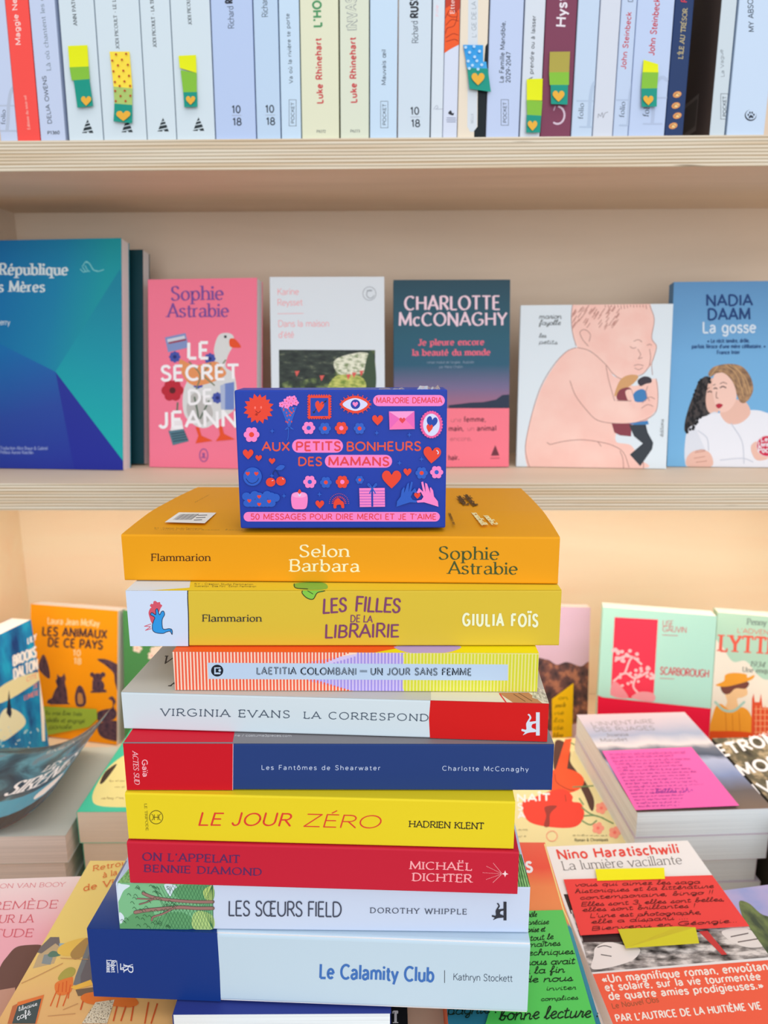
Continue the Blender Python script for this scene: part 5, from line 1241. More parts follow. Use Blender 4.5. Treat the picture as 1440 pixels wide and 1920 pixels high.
# blue with two women
f, b = facing('sky blue paperback with two women in white facing out on the middle shelf', (1259, 529), (1482, 527), (1476, 877), (1255, 875), 8, .016, K(96, 156, 208))
a = Art(f, b, 'cover_picture', Y1); a.whole(GRAD('skyblue', [(0, (110, 176, 220)), (.6, (106, 170, 218)), (1, (82, 140, 190))]))
sk1, sk2, jw = K(226, 186, 170), K(236, 200, 186), K(226, 232, 240)
a.blob([(1120, 710), (1070, 730), (1040, 800), (1010, 880), (990, 960), (996, 1010), (1060, 980), (1110, 920), (1140, 900), (1150, 800)], NOISE('darkcurls', [(.35, (20, 20, 24)), (.6, (60, 48, 46))], 14)).blob([(1130, 720), (1110, 780), (1104, 850), (1120, 900), (1160, 912), (1180, 860), (1170, 740)], sk1)
a.blob([(1000, 1010), (1060, 960), (1110, 920), (1160, 900), (1200, 960), (1190, 1120), (1120, 1195), (1000, 1200)], K(214, 222, 232)).blob([(1046, 960), (1110, 920), (1180, 905), (1330, 890), (1420, 900), (1500, 960), (1500, 1200), (1140, 1200), (1100, 1100)], jw)
a.blob([(1180, 900), (1220, 960), (1290, 960), (1345, 905), (1310, 840), (1220, 840)], sk1)
a.blob([(1118, 690), (1150, 655), (1230, 640), (1300, 655), (1345, 710), (1360, 780), (1330, 840), (1290, 846), (1250, 760), (1180, 690), (1130, 710)], NOISE('brownhair', [(.35, (112, 84, 62)), (.65, (176, 138, 96))], 6)).blob([(1150, 700), (1200, 690), (1250, 740), (1270, 820), (1240, 880), (1190, 902), (1155, 860), (1140, 780)], sk2).blob([(1160, 690), (1220, 690), (1270, 760), (1290, 840), (1310, 780), (1270, 690), (1200, 664)], NOISE('brownhair', []))
cl = [ell(1000+random.Random(i).uniform(0, 60)+(1000-y)*.26, y, 9, 10, 8) for i, y in enumerate(range(720, 1010, 9))]
a.polys(cl+[ell(992+random.Random(i+50).uniform(-6, 30)+(1000-y)*.28, y, 8, 9, 8) for i, y in enumerate(range(730, 1012, 11))], K(26, 24, 28))
a.lines([[(1230, 644), (1290, 690), (1330, 800)], [(1210, 646), (1270, 700), (1310, 820)], [(1170, 652), (1140, 690), (1124, 710)], [(1250, 644), (1320, 720), (1345, 800)]], 4, K(196, 160, 112))
ey = K(70, 56, 60)
a.lines([[(1180, 770), (1196, 762), (1214, 770)], [(1146, 776), (1156, 770), (1166, 776)], [(1112, 794), (1126, 788), (1136, 794)]], 6, ey).lines([[(1180, 748), (1198, 740), (1218, 748)], [(1142, 756), (1156, 750)], [(1108, 776), (1124, 768)], [(1162, 790), (1160, 820), (1172, 826)]], 4, K(120, 90, 84)).blob([(1158, 862), (1176, 854), (1196, 862), (1180, 880), (1166, 878)], K(178, 44, 64))
a.blob([(1000, 1150), (1040, 1110), (1110, 1110), (1140, 1150), (1130, 1195), (1010, 1195)], sk1).lines([[(1044, 1120), (1100, 1110), (1080, 1104), (1048, 1112)], [(1040, 1150), (1100, 1140)], [(1050, 1172), (1110, 1164)]], 4, K(190, 140, 126)).blob([(1350, 1080), (1380, 1060), (1420, 1100), (1440, 1150), (1380, 1160), (1352, 1120)], sk1).lines([[(1240, 960), (1300, 1060), (1310, 1180)], [(1060, 1000), (1110, 1040), (1120, 1110)], [(1180, 1160), (1300, 1150), (1360, 1170)]], 4, K(190, 200, 214))
a.poly(ell(1434, 1084, 58, 58, 26), K(222, 200, 206)).poly(ell(1434, 1084, 54, 54, 26), K(200, 36, 74)).t('Le', (1400, 1058), (1440, 1058), 22, 'bold', jw).t('Livre de', (1388, 1086), (1480, 1086), 24, 'bold', jw).t('Poche', (1386, 1118), (1480, 1118), 28, 'bold', jw).done('two women in white jumpers')
nv = K(28, 64, 122)
a = Art(f, b, 'author_name', Y1, clip=False); a.t('NADIA', (1106, 326), (1356, 324), 56, 'bold', nv, w=.19).t('DAAM', (1114, 402), (1344, 400), 58, 'bold', nv, w=.19).done('navy author name')
a = Art(f, b, 'title', Y1); a.t('La gosse', (1086, 472), (1374, 470), 58, 'medium', K(206, 226, 240), w=.17).done('white title')
a = Art(f, b, 'quote_lines', Y1); a.t('« Le récit tendre, drôle,', (1112, 526), (1340, 524), 20, 'medium', nv).t('parfois féroce d’une mère célibataire. »', (1028, 556), (1426, 554), 20, 'medium', nv).t('France Inter', (1164, 588), (1288, 586), 20, 'medium', nv).done()
# ------------------------------------------------------------------ lower shelf: books standing at the back
BG = 'books standing at the back of the lower shelf'
X3, X5, X6, X7, X1, X2, X4, Y8 = (980, 1080, 3.13), (1080, 1330, 4.0), (960, 1560, 3.0), (740, 1660, 3.6), (0, 1330, 4.8), (0, 1580, 4.235), (940, 1330, 4.8), (0, 920, 4.174)
def standing(label, tl, tr, H, depth, col, tilt=10, zb=None, pages=PW, w=None, spine='L', zt=None):
    zb = TB if zb is None else zb
    t = math.radians(tilt)
    ztop = zb+H*math.cos(t)
    A = hit_z(tl[0], tl[1], ztop); B = hit_z(tr[0], tr[1], ztop)
    U = (B-A).normalized(); nh = V3((U.y, -U.x, 0))
    N = nh*math.cos(t)+V3((0, 0, 1))*math.sin(t); V = V3((0, 0, 1))*math.cos(t)-nh*math.sin(t)
    f = Face(A-V*H+V3((0, 0, .0005)), U, V, w or (B-A).length, H)
    return f, book('paperback', label, 'book', f, 'front', depth, col, pages, BG, spine=spine, r=.0008)
# orange animals book
f, b = standing('orange paperback with dark animal silhouettes standing at the back left of the lower shelf', (57, 1133), (221, 1146), .178, .024, K(242, 160, 8), 9)
a = Art(f, b, 'title', Y8); db = K(70, 52, 60)
a.t('LES ANIMAUX', (330, 1130), (834, 1156), 64, 'bold', db, w=.22).t('DE CE PAYS', (374, 1216), (802, 1240), 64, 'bold', db, w=.22).done()
lo = K(252, 220, 170); a = Art(f, b, 'author_name', Y8); a.t('Laura Jean McKay', (372, 1040), (776, 1062), 48, 'medium', lo).done(); a = Art(f, b, 'publisher_mark', Y8); a.t('10', (570, 1290), (630, 1294), 44, 'bold', lo).t('18', (576, 1354), (634, 1358), 44, 'bold', lo).done()
a = Art(f, b, 'cover_picture', Y8); dp = NOISE('duskfur', [(.35, (56, 46, 70)), (.6, (96, 70, 84))], 5)
a.blob([(330, 1290), (356, 1300), (386, 1400), (388, 1470), (340, 1440), (300, 1380)], dp).poly([(448, 1432), (466, 1456), (486, 1454), (504, 1428), (516, 1470), (508, 1500), (522, 1560), (530, 1620), (530, 1656), (552, 1672), (400, 1674), (366, 1660), (376, 1636), (408, 1620), (426, 1570), (450, 1530), (438, 1500), (434, 1486), (446, 1474)], dp)
a.blob([(620, 1524), (646, 1540), (670, 1600), (674, 1660), (650, 1690), (600, 1684), (586, 1620), (600, 1550)], dp).blob([(610, 1590), (640, 1590), (650, 1660), (612, 1664)], K(190, 140, 80))
a.polys([ell(722, 1440, 17, 19, 12), ell(806, 1440, 20, 20, 12), ell(764, 1462, 38, 34, 16), ell(772, 1530, 46, 52, 18), [(708, 1570), (740, 1560), (830, 1556), (836, 1578), (712, 1582)], [(724, 1480), (748, 1490), (742, 1560), (722, 1560)]], dp).blob([(762, 1320), (840, 1322), (920, 1360), (960, 1380), (960, 1500), (930, 1584), (900, 1500), (890, 1430), (830, 1370)], dp)
a.blob([(850, 1626), (880, 1610), (906, 1650), (890, 1690), (914, 1740), (890, 1790), (800, 1810), (756, 1780), (770, 1730), (830, 1710), (876, 1700), (880, 1650)], dp).blob([(770, 1830), (900, 1800), (980, 1850), (980, 1960), (800, 1930)], dp).done('dark animal silhouettes')
nf = f.shifted(.0014)
q = quad_rect(nf.O, nf.N, (76, 1326), (181, 1331), (182, 1352), (84, 1384), level=nf.U)
z8 = lambda x, y: (Y8[0]+x/Y8[2], Y8[1]+y/Y8[2])
def poly_note(label, face, pts, mat, z, thick=.00025, group='handwritten paper notes', name='paper_note', lift=None):
    """a cut sheet with its own outline and thickness, lying on a face"""
    r = thing(name, face.pt(*face.uv(z[0]+sum(p[0] for p in pts)/len(pts)/z[2], z[1]+sum(p[1] for p in pts)/len(pts)/z[2])), label, 'paper note', group)
    uv = [face.uv(z[0]+x/z[2], z[1]+y/z[2]) for x, y in pts]
    n = len(uv); L = lift or [0]*n
    vs = [face.O+face.U*u+face.V*v+face.N*(d+l) for d in (0, thick) for (u, v), l in zip(uv, L)]
    tr = [list(t) for t in tessellate_polygon([[V3((u, v, 0)) for u, v in uv]])]
    fs = [t[::-1] for t in tr]+[[n+i for i in t] for t in tr]+[[i, (i+1) % n, n+(i+1) % n, n+i] for i in range(n)]
    link('paper', vs, fs, mat, r, base_of(r))
    return r
nt = poly_note('lime green handwritten note stuck on the orange animal book', nf, [(340, 1688), (756, 1710), (762, 1786), (700, 1850), (340, 1920)], K(150, 186, 66), Y8)
a = Art(nf.shifted(.0003), nt, 'handwriting', Y8); hw = K(70, 96, 50)
a.t('tu vas lire très', (350, 1752), (640, 1762), 34, 'hand', hw).t('drôle et engagé', (360, 1810), (660, 1818), 34, 'hand', hw).t('parole', (380, 1862), (560, 1862), 34, 'hand', hw).done()
# deep blue book on the left
f, b = standing('deep blue book with white capitals standing in front of the left side panel', (-32, 1206), (69, 1157), .19, .028, K(12, 120, 184), 2, w=.075)
a = Art(f, b, 'cover_picture', Y8); a.whole(NOISE('sea', [(.3, (4, 60, 130)), (.5, (10, 130, 196)), (.66, (20, 170, 220))], 4))
a.blob([(-20, 1560), (120, 1470), (300, 1420), (320, 1470), (180, 1570), (60, 1640), (-20, 1660)], K(226, 226, 180)).blob([(0, 1760), (60, 1700), (160, 1740), (200, 1820), (120, 1900), (20, 1960), (-20, 1900)], K(222, 230, 200)).poly([(50, 1740), (70, 1560), (92, 1740), (80, 1780)], K(30, 40, 70))
rr = random.Random(9); a.polys([ell(rr.uniform(0, 330), rr.uniform(1850, 2120), 6, 7, 7) for _ in range(40)], K(190, 226, 236)).poly([(280, 900), (330, 900), (352, 1960), (330, 1960)], K(238, 242, 236)).done()
a = Art(f, b, 'author_name', Y8, clip=False); a.t('LILY', (214, 1200), (284, 1164), 44, 'bold', wh, up=(0, -1)).t('BROOKS', (104, 1372), (284, 1296), 76, 'bold', wh, up=(-.05, -1)).t('DALTON', (108, 1476), (296, 1392), 76, 'bold', wh, up=(-.05, -1)).done('white author name')
a = Art(f, b, 'title', Y8, clip=False); pr = K(236, 140, 130); a.t('CITÉ', (206, 1496), (290, 1460), 34, 'sans', pr, up=(0, -1)).t('DE', (262, 1552), (296, 1538), 34, 'sans', pr, up=(0, -1)).t('LUMIÈRE', (188, 1640), (302, 1596), 36, 'sans', pr, up=(0, -1)).done('pink title')
# green book
f, b = standing('green book with pale flowers standing behind the stack, left side', (230, 1145), (345, 1147), .178, .02, K(74, 144, 84), 9)
a = Art(f, b, 'cover_picture', Y8); rr = random.Random(2)
for i in range(14): a.flower(rr.uniform(1060, 1400), rr.uniform(1230, 1300), 34, K(240, 226, 210), K(226, 180, 170), 5, .4, .25)
a.done('pale flowers')
# lavender with yellow note
f, b = standing('lavender paperback with a dark crowd picture standing just right of the stack', (985, 1137), (1107, 1140), .185, .022, K(212, 186, 206), 9)
a = Art(f, b, 'cover_picture', X3); a.whole(GRAD('lilacsky', [(0, (216, 186, 200)), (1, (206, 180, 206))], noise=.3)).blob([(60, 520), (140, 490), (200, 520), (260, 505), (340, 530), (400, 520), (420, 800), (60, 900)], NOISE('rocks', [(.3, (52, 46, 54)), (.5, (104, 72, 70)), (.64, (176, 118, 92))], 7)).done('dark brown and grey figures')
nt = poly_note('narrow yellow sticky note with black writing beside the red spine end', f.shifted(.0014), [(172, 722), (298, 628), (290, 944), (172, 956)], K(248, 198, 10), X3)
a = Art(f.shifted(.0017), nt, 'handwriting', X3); hw2 = K(120, 86, 10)
for i, (s_, x) in enumerate((('on', 206), ('pour le', 190), ('vie', 180), ('la', 180), ('de', 178), ('libre', 176))): a.t(s_, (x, 726+i*44), (x+60, 724+i*44), 24, 'hand', hw2)
a.done()
# mint green and red
f, b = standing('mint green book with a red blossom panel and red paper band, lower shelf', (1130, 1139), (1344, 1156), .208, .034, K(176, 230, 214), 9)
a = Art(f, b, 'blossom_panel', X3); a.poly([(540, 242), (794, 256), (766, 738), (516, 700)], K(236, 58, 84))
rr = random.Random(31); pt_ = K(240, 196, 200)
a.lines([[(530, 620), (600, 570), (660, 600), (740, 560)], [(600, 570), (640, 480), (700, 520)], [(540, 500), (600, 470), (660, 480)], [(660, 600), (650, 650), (680, 690)]], 12, pt_)
a.polys([ell(rr.uniform(530, 680), rr.uniform(430, 500), 12, 11, 8) for _ in range(16)]+[ell(rr.uniform(660, 770), rr.uniform(530, 600), 11, 10, 8) for _ in range(14)]+[ell(rr.uniform(560, 690), rr.uniform(560, 650), 9, 9, 8) for _ in range(10)], pt_)
a.blob([(520, 700), (530, 620), (570, 640), (620, 716)], K(236, 150, 160)).blob([(640, 716), (690, 680), (768, 690), (764, 738)], K(236, 160, 168)).done('red panel with pale blossom')
a = Art(f, b, 'author_name', X3); rd2 = K(206, 70, 84); a.t('LISE', (820, 292), (884, 296), 32, 'light', rd2, w=.1).t('GAUVIN', (820, 326), (962, 332), 32, 'light', rd2, w=.1).line([(820, 346), (910, 350)], 3, rd2, False).done()
a = Art(f, b, 'title', X3); a.t('SCARBOROUGH', (806, 576), (1092, 594), 42, 'medium', rd2, w=.14).line([(806, 600), (888, 604)], 3, rd2, False).done()
a = Art(f.shifted(.0006), b, 'paper_band', X3, ); a.poly([(440, 700), (470, 712), (1120, 780), (1120, 1100), (430, 1100)], K(226, 18, 62)).done('red paper band')
# pale green adventure cover
f, b = standing('pale green book with a woman in a yellow hat, right edge of the lower shelf', (1346, 1149), (1500, 1162), .205, .034, K(178, 220, 196), 9)
a = Art(f, b, 'cover_picture', X3); a.whole(K(178, 220, 196)).blob([(1110, 420), (1160, 400), (1230, 500), (1310, 500), (1380, 580), (1440, 610), (1600, 600), (1600, 960), (1080, 960)], K(246, 238, 220))
hy = K(240, 166, 50); sk3 = K(246, 204, 150)
a.blob([(1180, 800), (1200, 740), (1190, 690), (1230, 640), (1300, 640), (1320, 690), (1290, 712), (1260, 720), (1266, 760), (1290, 800)], sk3).blob([(1160, 650), (1180, 690), (1214, 690), (1250, 660), (1310, 660), (1320, 620), (1180, 620)], K(120, 70, 60))
a.blob([(1132, 640), (1180, 616), (1190, 580), (1240, 568), (1310, 576), (1320, 596), (1360, 580), (1340, 610), (1240, 640), (1180, 650)], hy).blob([(1110, 960), (1120, 800), (1160, 750), (1220, 790), (1290, 770), (1340, 820), (1352, 960)], hy).line([(1130, 740), (1180, 786), (1240, 790), (1300, 740)], 14, K(170, 214, 200)).lines([[(1190, 800), (1196, 930)], [(1230, 810), (1234, 930)], [(1270, 800), (1276, 930)]], 3, K(206, 120, 30))
rt = K(226, 86, 50); a.poly([(1340, 960), (1346, 720), (1356, 690), (1362, 740), (1390, 740), (1398, 690), (1408, 770), (1600, 780), (1600, 960)], rt).lines([[(1360, 780+i*34), (1600, 782+i*34)] for i in range(5)]+[[(1370+i*26, 760), (1368+i*26, 960)] for i in range(6)], 5, K(246, 170, 120), False).blob([(1080, 920), (1160, 910), (1300, 914), (1350, 930), (1350, 1000), (1080, 1000)], K(226, 86, 30)).done('woman with a yellow hat before a red palace')
a = Art(f, b, 'title', X3, clip=False); ro = K(230, 100, 80); a.t('LYTTELTON', (1152, 440), (1800, 480), 96, 'serifb', ro, w=.2).t('L’ADVENTURE', (1258, 332), (1560, 352), 26, 'sans', ro).t('1934', (1330, 530), (1420, 536), 30, 'italic', K(90, 96, 90)).t('Une enquête', (1290, 562), (1500, 574), 28, 'serif', K(120, 130, 120)).done('red title')
a = Art(f, b, 'author_name', X3, clip=False); a.t('Penny Vincenzi', (1316, 284), (1600, 300), 34, 'serif', K(120, 140, 130)).done()

# ------------------------------------------------------------------ piles lying flat
LG = 'books lying flat in the front rows'
def lying(label, z, tl, tr, br, bl, depth, col, pages=PW, w=None, h=None, spine='L', name='paperback', anchor=None):
    O = V3((0, 0.5, z)); N = V3((0, 0, 1))
    f = quad_rect(O, N, tl, tr, br, bl, None if anchor == 'tl' else w, None)
    if anchor == 'tl':      # from its upper left corner along its left edge
        p = hit_z(tl[0], tl[1], z); q = hit_z(bl[0], bl[1], z); V = (p-q).normalized(); U = V3((V.y, -V.x, 0))
        f = Face(p-V*h, U, V, w, h)
    elif h: f = Face(f.O, f.U, f.V, f.w, h)
    return f, book(name, label, 'book', f, 'front', depth, col, pages, LG, spine=spine, r=.0008)
px = lambda z, x, y: (z[0]+x/z[2], z[1]+y/z[2])
# curled siren book
zs = Z(-.405)
f, b = lying('thick soft book with a curled dark blue cover lying left of the stack', zs, (-20, 1404), (224, 1400), (124, 1566), (-190, 1572), .0266, K(200, 208, 202), PG)
cov = [c for c in b.children if c.name.startswith('cover')][0]
# the page block of this copy lies open to view: its front cover curls up on the right
vs, fs, uvs = [], [], []
n, m_ = 14, 10
wd, hd = f.w, f.h
def curl(u, v):
    t = max(0, (u-.35)/.65)
    return f.O+f.U*(u*wd*(1-.05*t*t))+f.V*(v*hd)+f.N*(.0006+.042*t*t)
for i in range(n+1):
    for j in range(m_+1):
        vs.append(curl(i/n, j/m_)); uvs.append((i/n, j/m_))
for i in range(n):
    for j in range(m_): fs.append([i*(m_+1)+j, (i+1)*(m_+1)+j, (i+1)*(m_+1)+j+1, i*(m_+1)+j+1])
bs = base_of(b)
sir = NOISE('siren', [(.3, (40, 34, 44)), (.45, (60, 84, 96)), (.55, (90, 140, 156)), (.66, (130, 96, 92)), (.75, (70, 60, 68))], 2.6, distort=1.2, rough=.25)
oc_ = link('curled_cover', vs, fs, sir, b, bs, uvs=uvs, smooth=True); oc_['label'] = 'dark blue front cover curling upward'
sm = oc_.modifiers.new('sheet', 'SOLIDIFY'); sm.thickness = .0004; sm.offset = -1
def on_curl(poly, lay):   # poly in (u,v) 0..1
    return [curl(u, v)+f.N*(.0002+lay*2e-5) for u, v in poly]
def curl_art(name, items, label=None):
    V_, F_, M_, FM = [], [], [], []
    for k, (polys, mat) in enumerate(items):
        if mat not in M_: M_.append(mat)
        for p in polys:
            k0 = len(V_); V_ += on_curl(p, k+1)
            if len(p) <= 4: F_.append(list(range(k0, k0+len(p)))); FM.append(M_.index(mat))
            else:
                for t in tessellate_polygon([[V3((u, v, 0)) for u, v in p]]): F_.append([k0+i for i in t]); FM.append(M_.index(mat))
    o = link(name, V_, F_, M_, b, bs, FM)
    if label: o['label'] = label
def band(v0, v1, u0=.02, u1=1.0): return [[(u0+(u1-u0)*i/12, v0), (u0+(u1-u0)*(i+1)/12, v0), (u0+(u1-u0)*(i+1)/12, v1), (u0+(u1-u0)*i/12, v1)] for i in range(12)]
tp = lambda s_, u0, u1, v, cap, st, **k: [[(q[0], v-(q[1]-v)) for q in p] for p in text_polys(s_, (u0, v), (u1, v), cap, st, **k)]
curl_art('cover_picture', [(band(.14, .33), K(74, 150, 176, rough=.3)), (band(0, .14), K(46, 40, 44, rough=.3)), ([ell(.84, .235, .12, .07, 20)], K(236, 224, 216)), ([ell(.84, .235, .06, .03, 12)], K(234, 170, 150))], 'turquoise and dark bands with a pale oval')
curl_art('title', [(tp('LES', .60, .74, .60, .07, 'italic', w=.16), K(226, 226, 226)), (tp('SIRÈNES', .42, .96, .40, .15, 'italic', w=.15), K(230, 230, 232))], 'silver white title')
curl_art('author_name', [(tp('EMILIA HART', .5, .96, .88, .04, 'sans'), K(200, 200, 196))])
under_copy(b, .0268, 'second copy under the curled book left of the stack, only pale page edges showing', -.004, .002, LG)
under_copy(b, .0536, 'lowest copy under the curled book at the left edge, pale page edges only', -.002, .001, LG)
# oval book pile
f, b = lying('teal bordered book with a pale yellow oval on its cover, left of the stack', Z(-.392), (246, 1366), (420, 1366), (352, 1521), (143, 1522.5), .0308, K(70, 210, 176), PC)
a = Art(f, b, 'cover_picture', X1)
a.blob([(830, 800), (880, 660), (1000, 500), (1200, 380), (1500, 360), (1600, 600), (1500, 860), (1200, 880), (900, 870)], K(244, 236, 160)).blob([(900, 660), (950, 560), (1050, 490), (1010, 560), (930, 660)], K(70, 56, 50))
a.scribble((910, 810), (1120, 806), 14, 4, K(176, 160, 100), 4).scribble((980, 650), (1120, 650), 10, 3, K(176, 160, 100), 5).scribble((1030, 704), (1120, 704), 10, 3, K(176, 160, 100), 6).done('pale yellow oval')
under_copy(b, .031, 'second copy under the teal bordered oval book, showing plain page edges', .002, .001, LG)
under_copy(b, .062, 'lowest copy under the teal bordered oval book, mostly hidden', -.001, .001, LG)
# right pile with the pink note
f, b = lying('paperback with cloudy mountain cover under the bright pink note, right of the stack', Z(-.388), (1087, 1341), (1290, 1334), (1441, 1517), (1187, 1522), .0241, K(196, 190, 200), PAGES('bluewhite', (230, 244, 250)), spine='R')
a = Art(f, b, 'cover_picture', X5); a.whole(GRAD('clouds', [(0, (120, 104, 92)), (.16, (96, 92, 96)), (.3, (128, 150, 196)), (.44, (176, 190, 222)), (.5, (70, 84, 110)), (.58, (110, 120, 140)), (.63, (222, 222, 228)), (.74, (160, 176, 206)), (.88, (196, 194, 212)), (1, (210, 202, 214))], 0, 1, noise=.1, nscale=5)).done('cloudy mountain landscape')
gyt = K(120, 120, 128)
a = Art(f, b, 'title', X5); a.t('L’INVENTAIRE', (120, 126), (590, 104), 34, 'sans', gyt, up=(-.5, -.86)).t('DES RUAGES', (140, 166), (596, 154), 34, 'sans', gyt, up=(-.5, -.86)).done(); a = Art(f, b, 'author_name', X5); a.t('Joanna', (232, 206), (396, 198), 28, 'serif', gyt, up=(-.5, -.86)).t('Maudet', (190, 244), (390, 236), 28, 'serif', gyt, up=(-.5, -.86)).done()
# cream page side of this copy faces left
nt = poly_note('bright pink note covered in small purple handwriting, right of the stack', f.shifted(.0006), [(196, 314), (866, 284), (1222, 738), (446, 764)], K(250, 104, 186), X5, lift=[0, 0, .002, .001])
a = Art(f.shifted(.0020), nt, 'handwriting', X5); pv_ = K(150, 60, 150)
for i in range(17):
    y = 330+i*24.6; x0 = 230+(y-314)*.55; x1 = 850+(y-284)*.75
    a.scribble((x0+10, y+10), (x0+(x1-x0)*random.Random(i).uniform(.7, .93), y-6), 8.5, 2.4, pv_, 40+i)
a.t('belles phrases', (592, 630), (1000, 618), 30, 'hand', K(120, 44, 160)).done()
under_copy(b, .0243, 'second copy in the pile under the pink note, page edges bluish white', -.001, -.001, LG)
under_copy(b, .0486, 'third copy in the pile under the pink note, shifted left', -.007, .002, LG)
under_copy(b, .0729, 'lowest copy in the pile under the pink note', -.002, .001, LG)
# dark forest cover
f, b = lying('dark forest cover with bold white capitals lying far right behind the pink note pile', Z(-.392), (1335, 1384), (1560, 1330), (1680, 1470), (1452, 1512), .0925, K(74, 72, 62), PW, w=.12, h=.17, anchor='tl')
a = Art(f, b, 'cover_picture', X5); a.whole(NOISE('forest', [(.3, (40, 40, 38)), (.5, (100, 96, 76)), (.62, (190, 174, 140)), (.72, (90, 90, 60))], 9)).done('forest picture')
a = Art(f, b, 'title', X5, clip=False); up_ = (-.62, -.8)
a.t('ETROMPE', (1098, 352), (1700, 210), 92, 'black', wh, up=up_, w=.24).t('MORT', (1250, 500), (1640, 400), 92, 'black', wh, up=up_, w=.24).t('IVRE', (1360, 640), (1700, 560), 92, 'black', wh, up=up_, w=.24).done('white capitals')
a = Art(f, b, 'author_name', X5, clip=False); a.t('CALLAHAN', (1120, 274), (1500, 180), 30, 'sans', wh, up=up_).done()
# violin book
f, b = lying('pale yellow book with a red violin lying between the stack and the pink note pile', Z(-.43), (905, 1386), (1096, 1383), (1177, 1600), (872, 1603), .055, K(230, 226, 172), PC)
a = Art(f, b, 'cover_picture', X4)
bw_ = K(84, 60, 54); vi, vi2 = K(240, 92, 52), K(232, 70, 56); lf_ = K(110, 150, 104)
a.blob([(480, 300), (560, 290), (620, 380), (620, 470), (680, 560), (760, 660), (830, 800), (830, 900), (800, 900), (740, 760), (640, 600), (480, 560)], bw_)
a.poly([(574, 270), (634, 262), (590, 540), (490, 540)], vi).blob([(440, 560), (560, 530), (690, 570), (745, 640), (700, 720), (560, 760), (420, 720), (380, 640)], vi)
a.blob([(430, 740), (560, 720), (640, 780), (640, 830), (720, 850), (745, 960), (680, 1050), (540, 1068), (320, 1040), (220, 980), (190, 840), (300, 790)], vi2).blob([(392, 880), (500, 870), (440, 940), (430, 1050), (384, 1050), (404, 960)], K(150, 60, 56)).line([(480, 580), (500, 660), (600, 720), (660, 730)], 7, K(130, 60, 44)).line([(575, 770), (582, 830)], 6, K(150, 60, 44))
a.lines([[(620, 300), (680, 330)], [(640, 700), (830, 690)], [(720, 880), (800, 940), (920, 980)], [(740, 960), (860, 960), (1010, 1030)], [(720, 1000), (800, 1040), (860, 1000)], [(700, 800), (740, 860)]], 12, lf_)
rr = random.Random(6)
for x, y in ((900, 890), (870, 1070), (1020, 1110)): a.flower(x, y, 50, K(244, 160, 140), K(240, 120, 110), 5, .5, .3)
a.done('red violin among leaves')
a = Art(f, b, 'title', X4, clip=False); a.t('NAÎT', (140, 832), (440, 824), 62, 'black', wh).t('S', (150, 908), (196, 904), 56, 'black', wh).t('A', (150, 984), (214, 978), 56, 'black', wh).done('white title')
a = Art(f, b, 'author_name', X4); a.scribble((640, 1140), (950, 1144), 10, 3, K(150, 150, 110), 8).t('Roman & Chroniques', (660, 1190), (960, 1186), 24, 'bold', K(120, 120, 90)).line(ell(455, 1142, 48, 46, 20)+[(503, 1142)], 8, K(244, 170, 140)).scribble((150, 1090), (240, 1090), 10, 3, K(150, 150, 110), 3).scribble((150, 1150), (240, 1150), 10, 3, K(150, 150, 110), 9).done()
# orange cover with green note
zg = Z(-.337)
f, b = lying('orange red cover lying under the green handwritten note, right of the stack foot', zg, (880, 1578), (1017, 1581), (1146, 1960), (748, 1962), .0285, K(240, 116, 72), PW, name='paperback')
a = Art(f, b, 'cover_picture', X6); a.whole(GRAD('fire', [(0, (40, 120, 150)), (.5, (60, 150, 170)), (.52, (250, 150, 90)), (.72, (248, 140, 84)), (.84, (238, 84, 64)), (1, (240, 100, 76))], 0, 1, noise=.05)).line([(184, 70), (290, 440), (420, 720), (540, 1090)], 7, K(240, 226, 150), False).done()
a = Art(f, b, 'title', X6); a.t('S', (82, 226), (116, 222), 54, 'black', wh).done('white letter')
nt = poly_note('green note with black handwriting beside the foot of the stack', f.shifted(.0006), [(40, 446), (286, 440), (505, 1200), (-190, 1220)], K(88, 206, 96, rough=.16, spec=.5), X6)
a = Art(f.shifted(.0009), nt, 'handwriting', X6); hk = K(16, 40, 24)
for s_, x0, y0, x1, y1, c_ in (('très drôle', 20, 484, 138, 476, 30), ('et précise', 40, 524, 206, 518, 30), ('surprise et', 40, 566, 186, 560, 32), ('tout le', 100, 612, 232, 602, 32), ('maîtres', 88, 648, 272, 638, 32), ('techniques.', 66, 696, 356, 686, 34), ('nous avait', 72, 750, 352, 742, 38), ('à la fin', 60, 800, 296, 790, 38), ('de nous', 60, 848, 342, 838, 38), ('inviter', 190, 892, 360, 886, 24), ('complices', 160, 952, 372, 942, 24)):
    a.t(s_, (x0, y0), (x1, y1), c_*.95, 'hand', hk, w=.14)
a.zoom(*X7).t('compagnie !', (180, 884), (690, 862), 66, 'hand', hk, w=.11).t('bonne lecture !', (700, 912), (1376, 890), 78, 'hand', hk, w=.11).done('black handwriting')
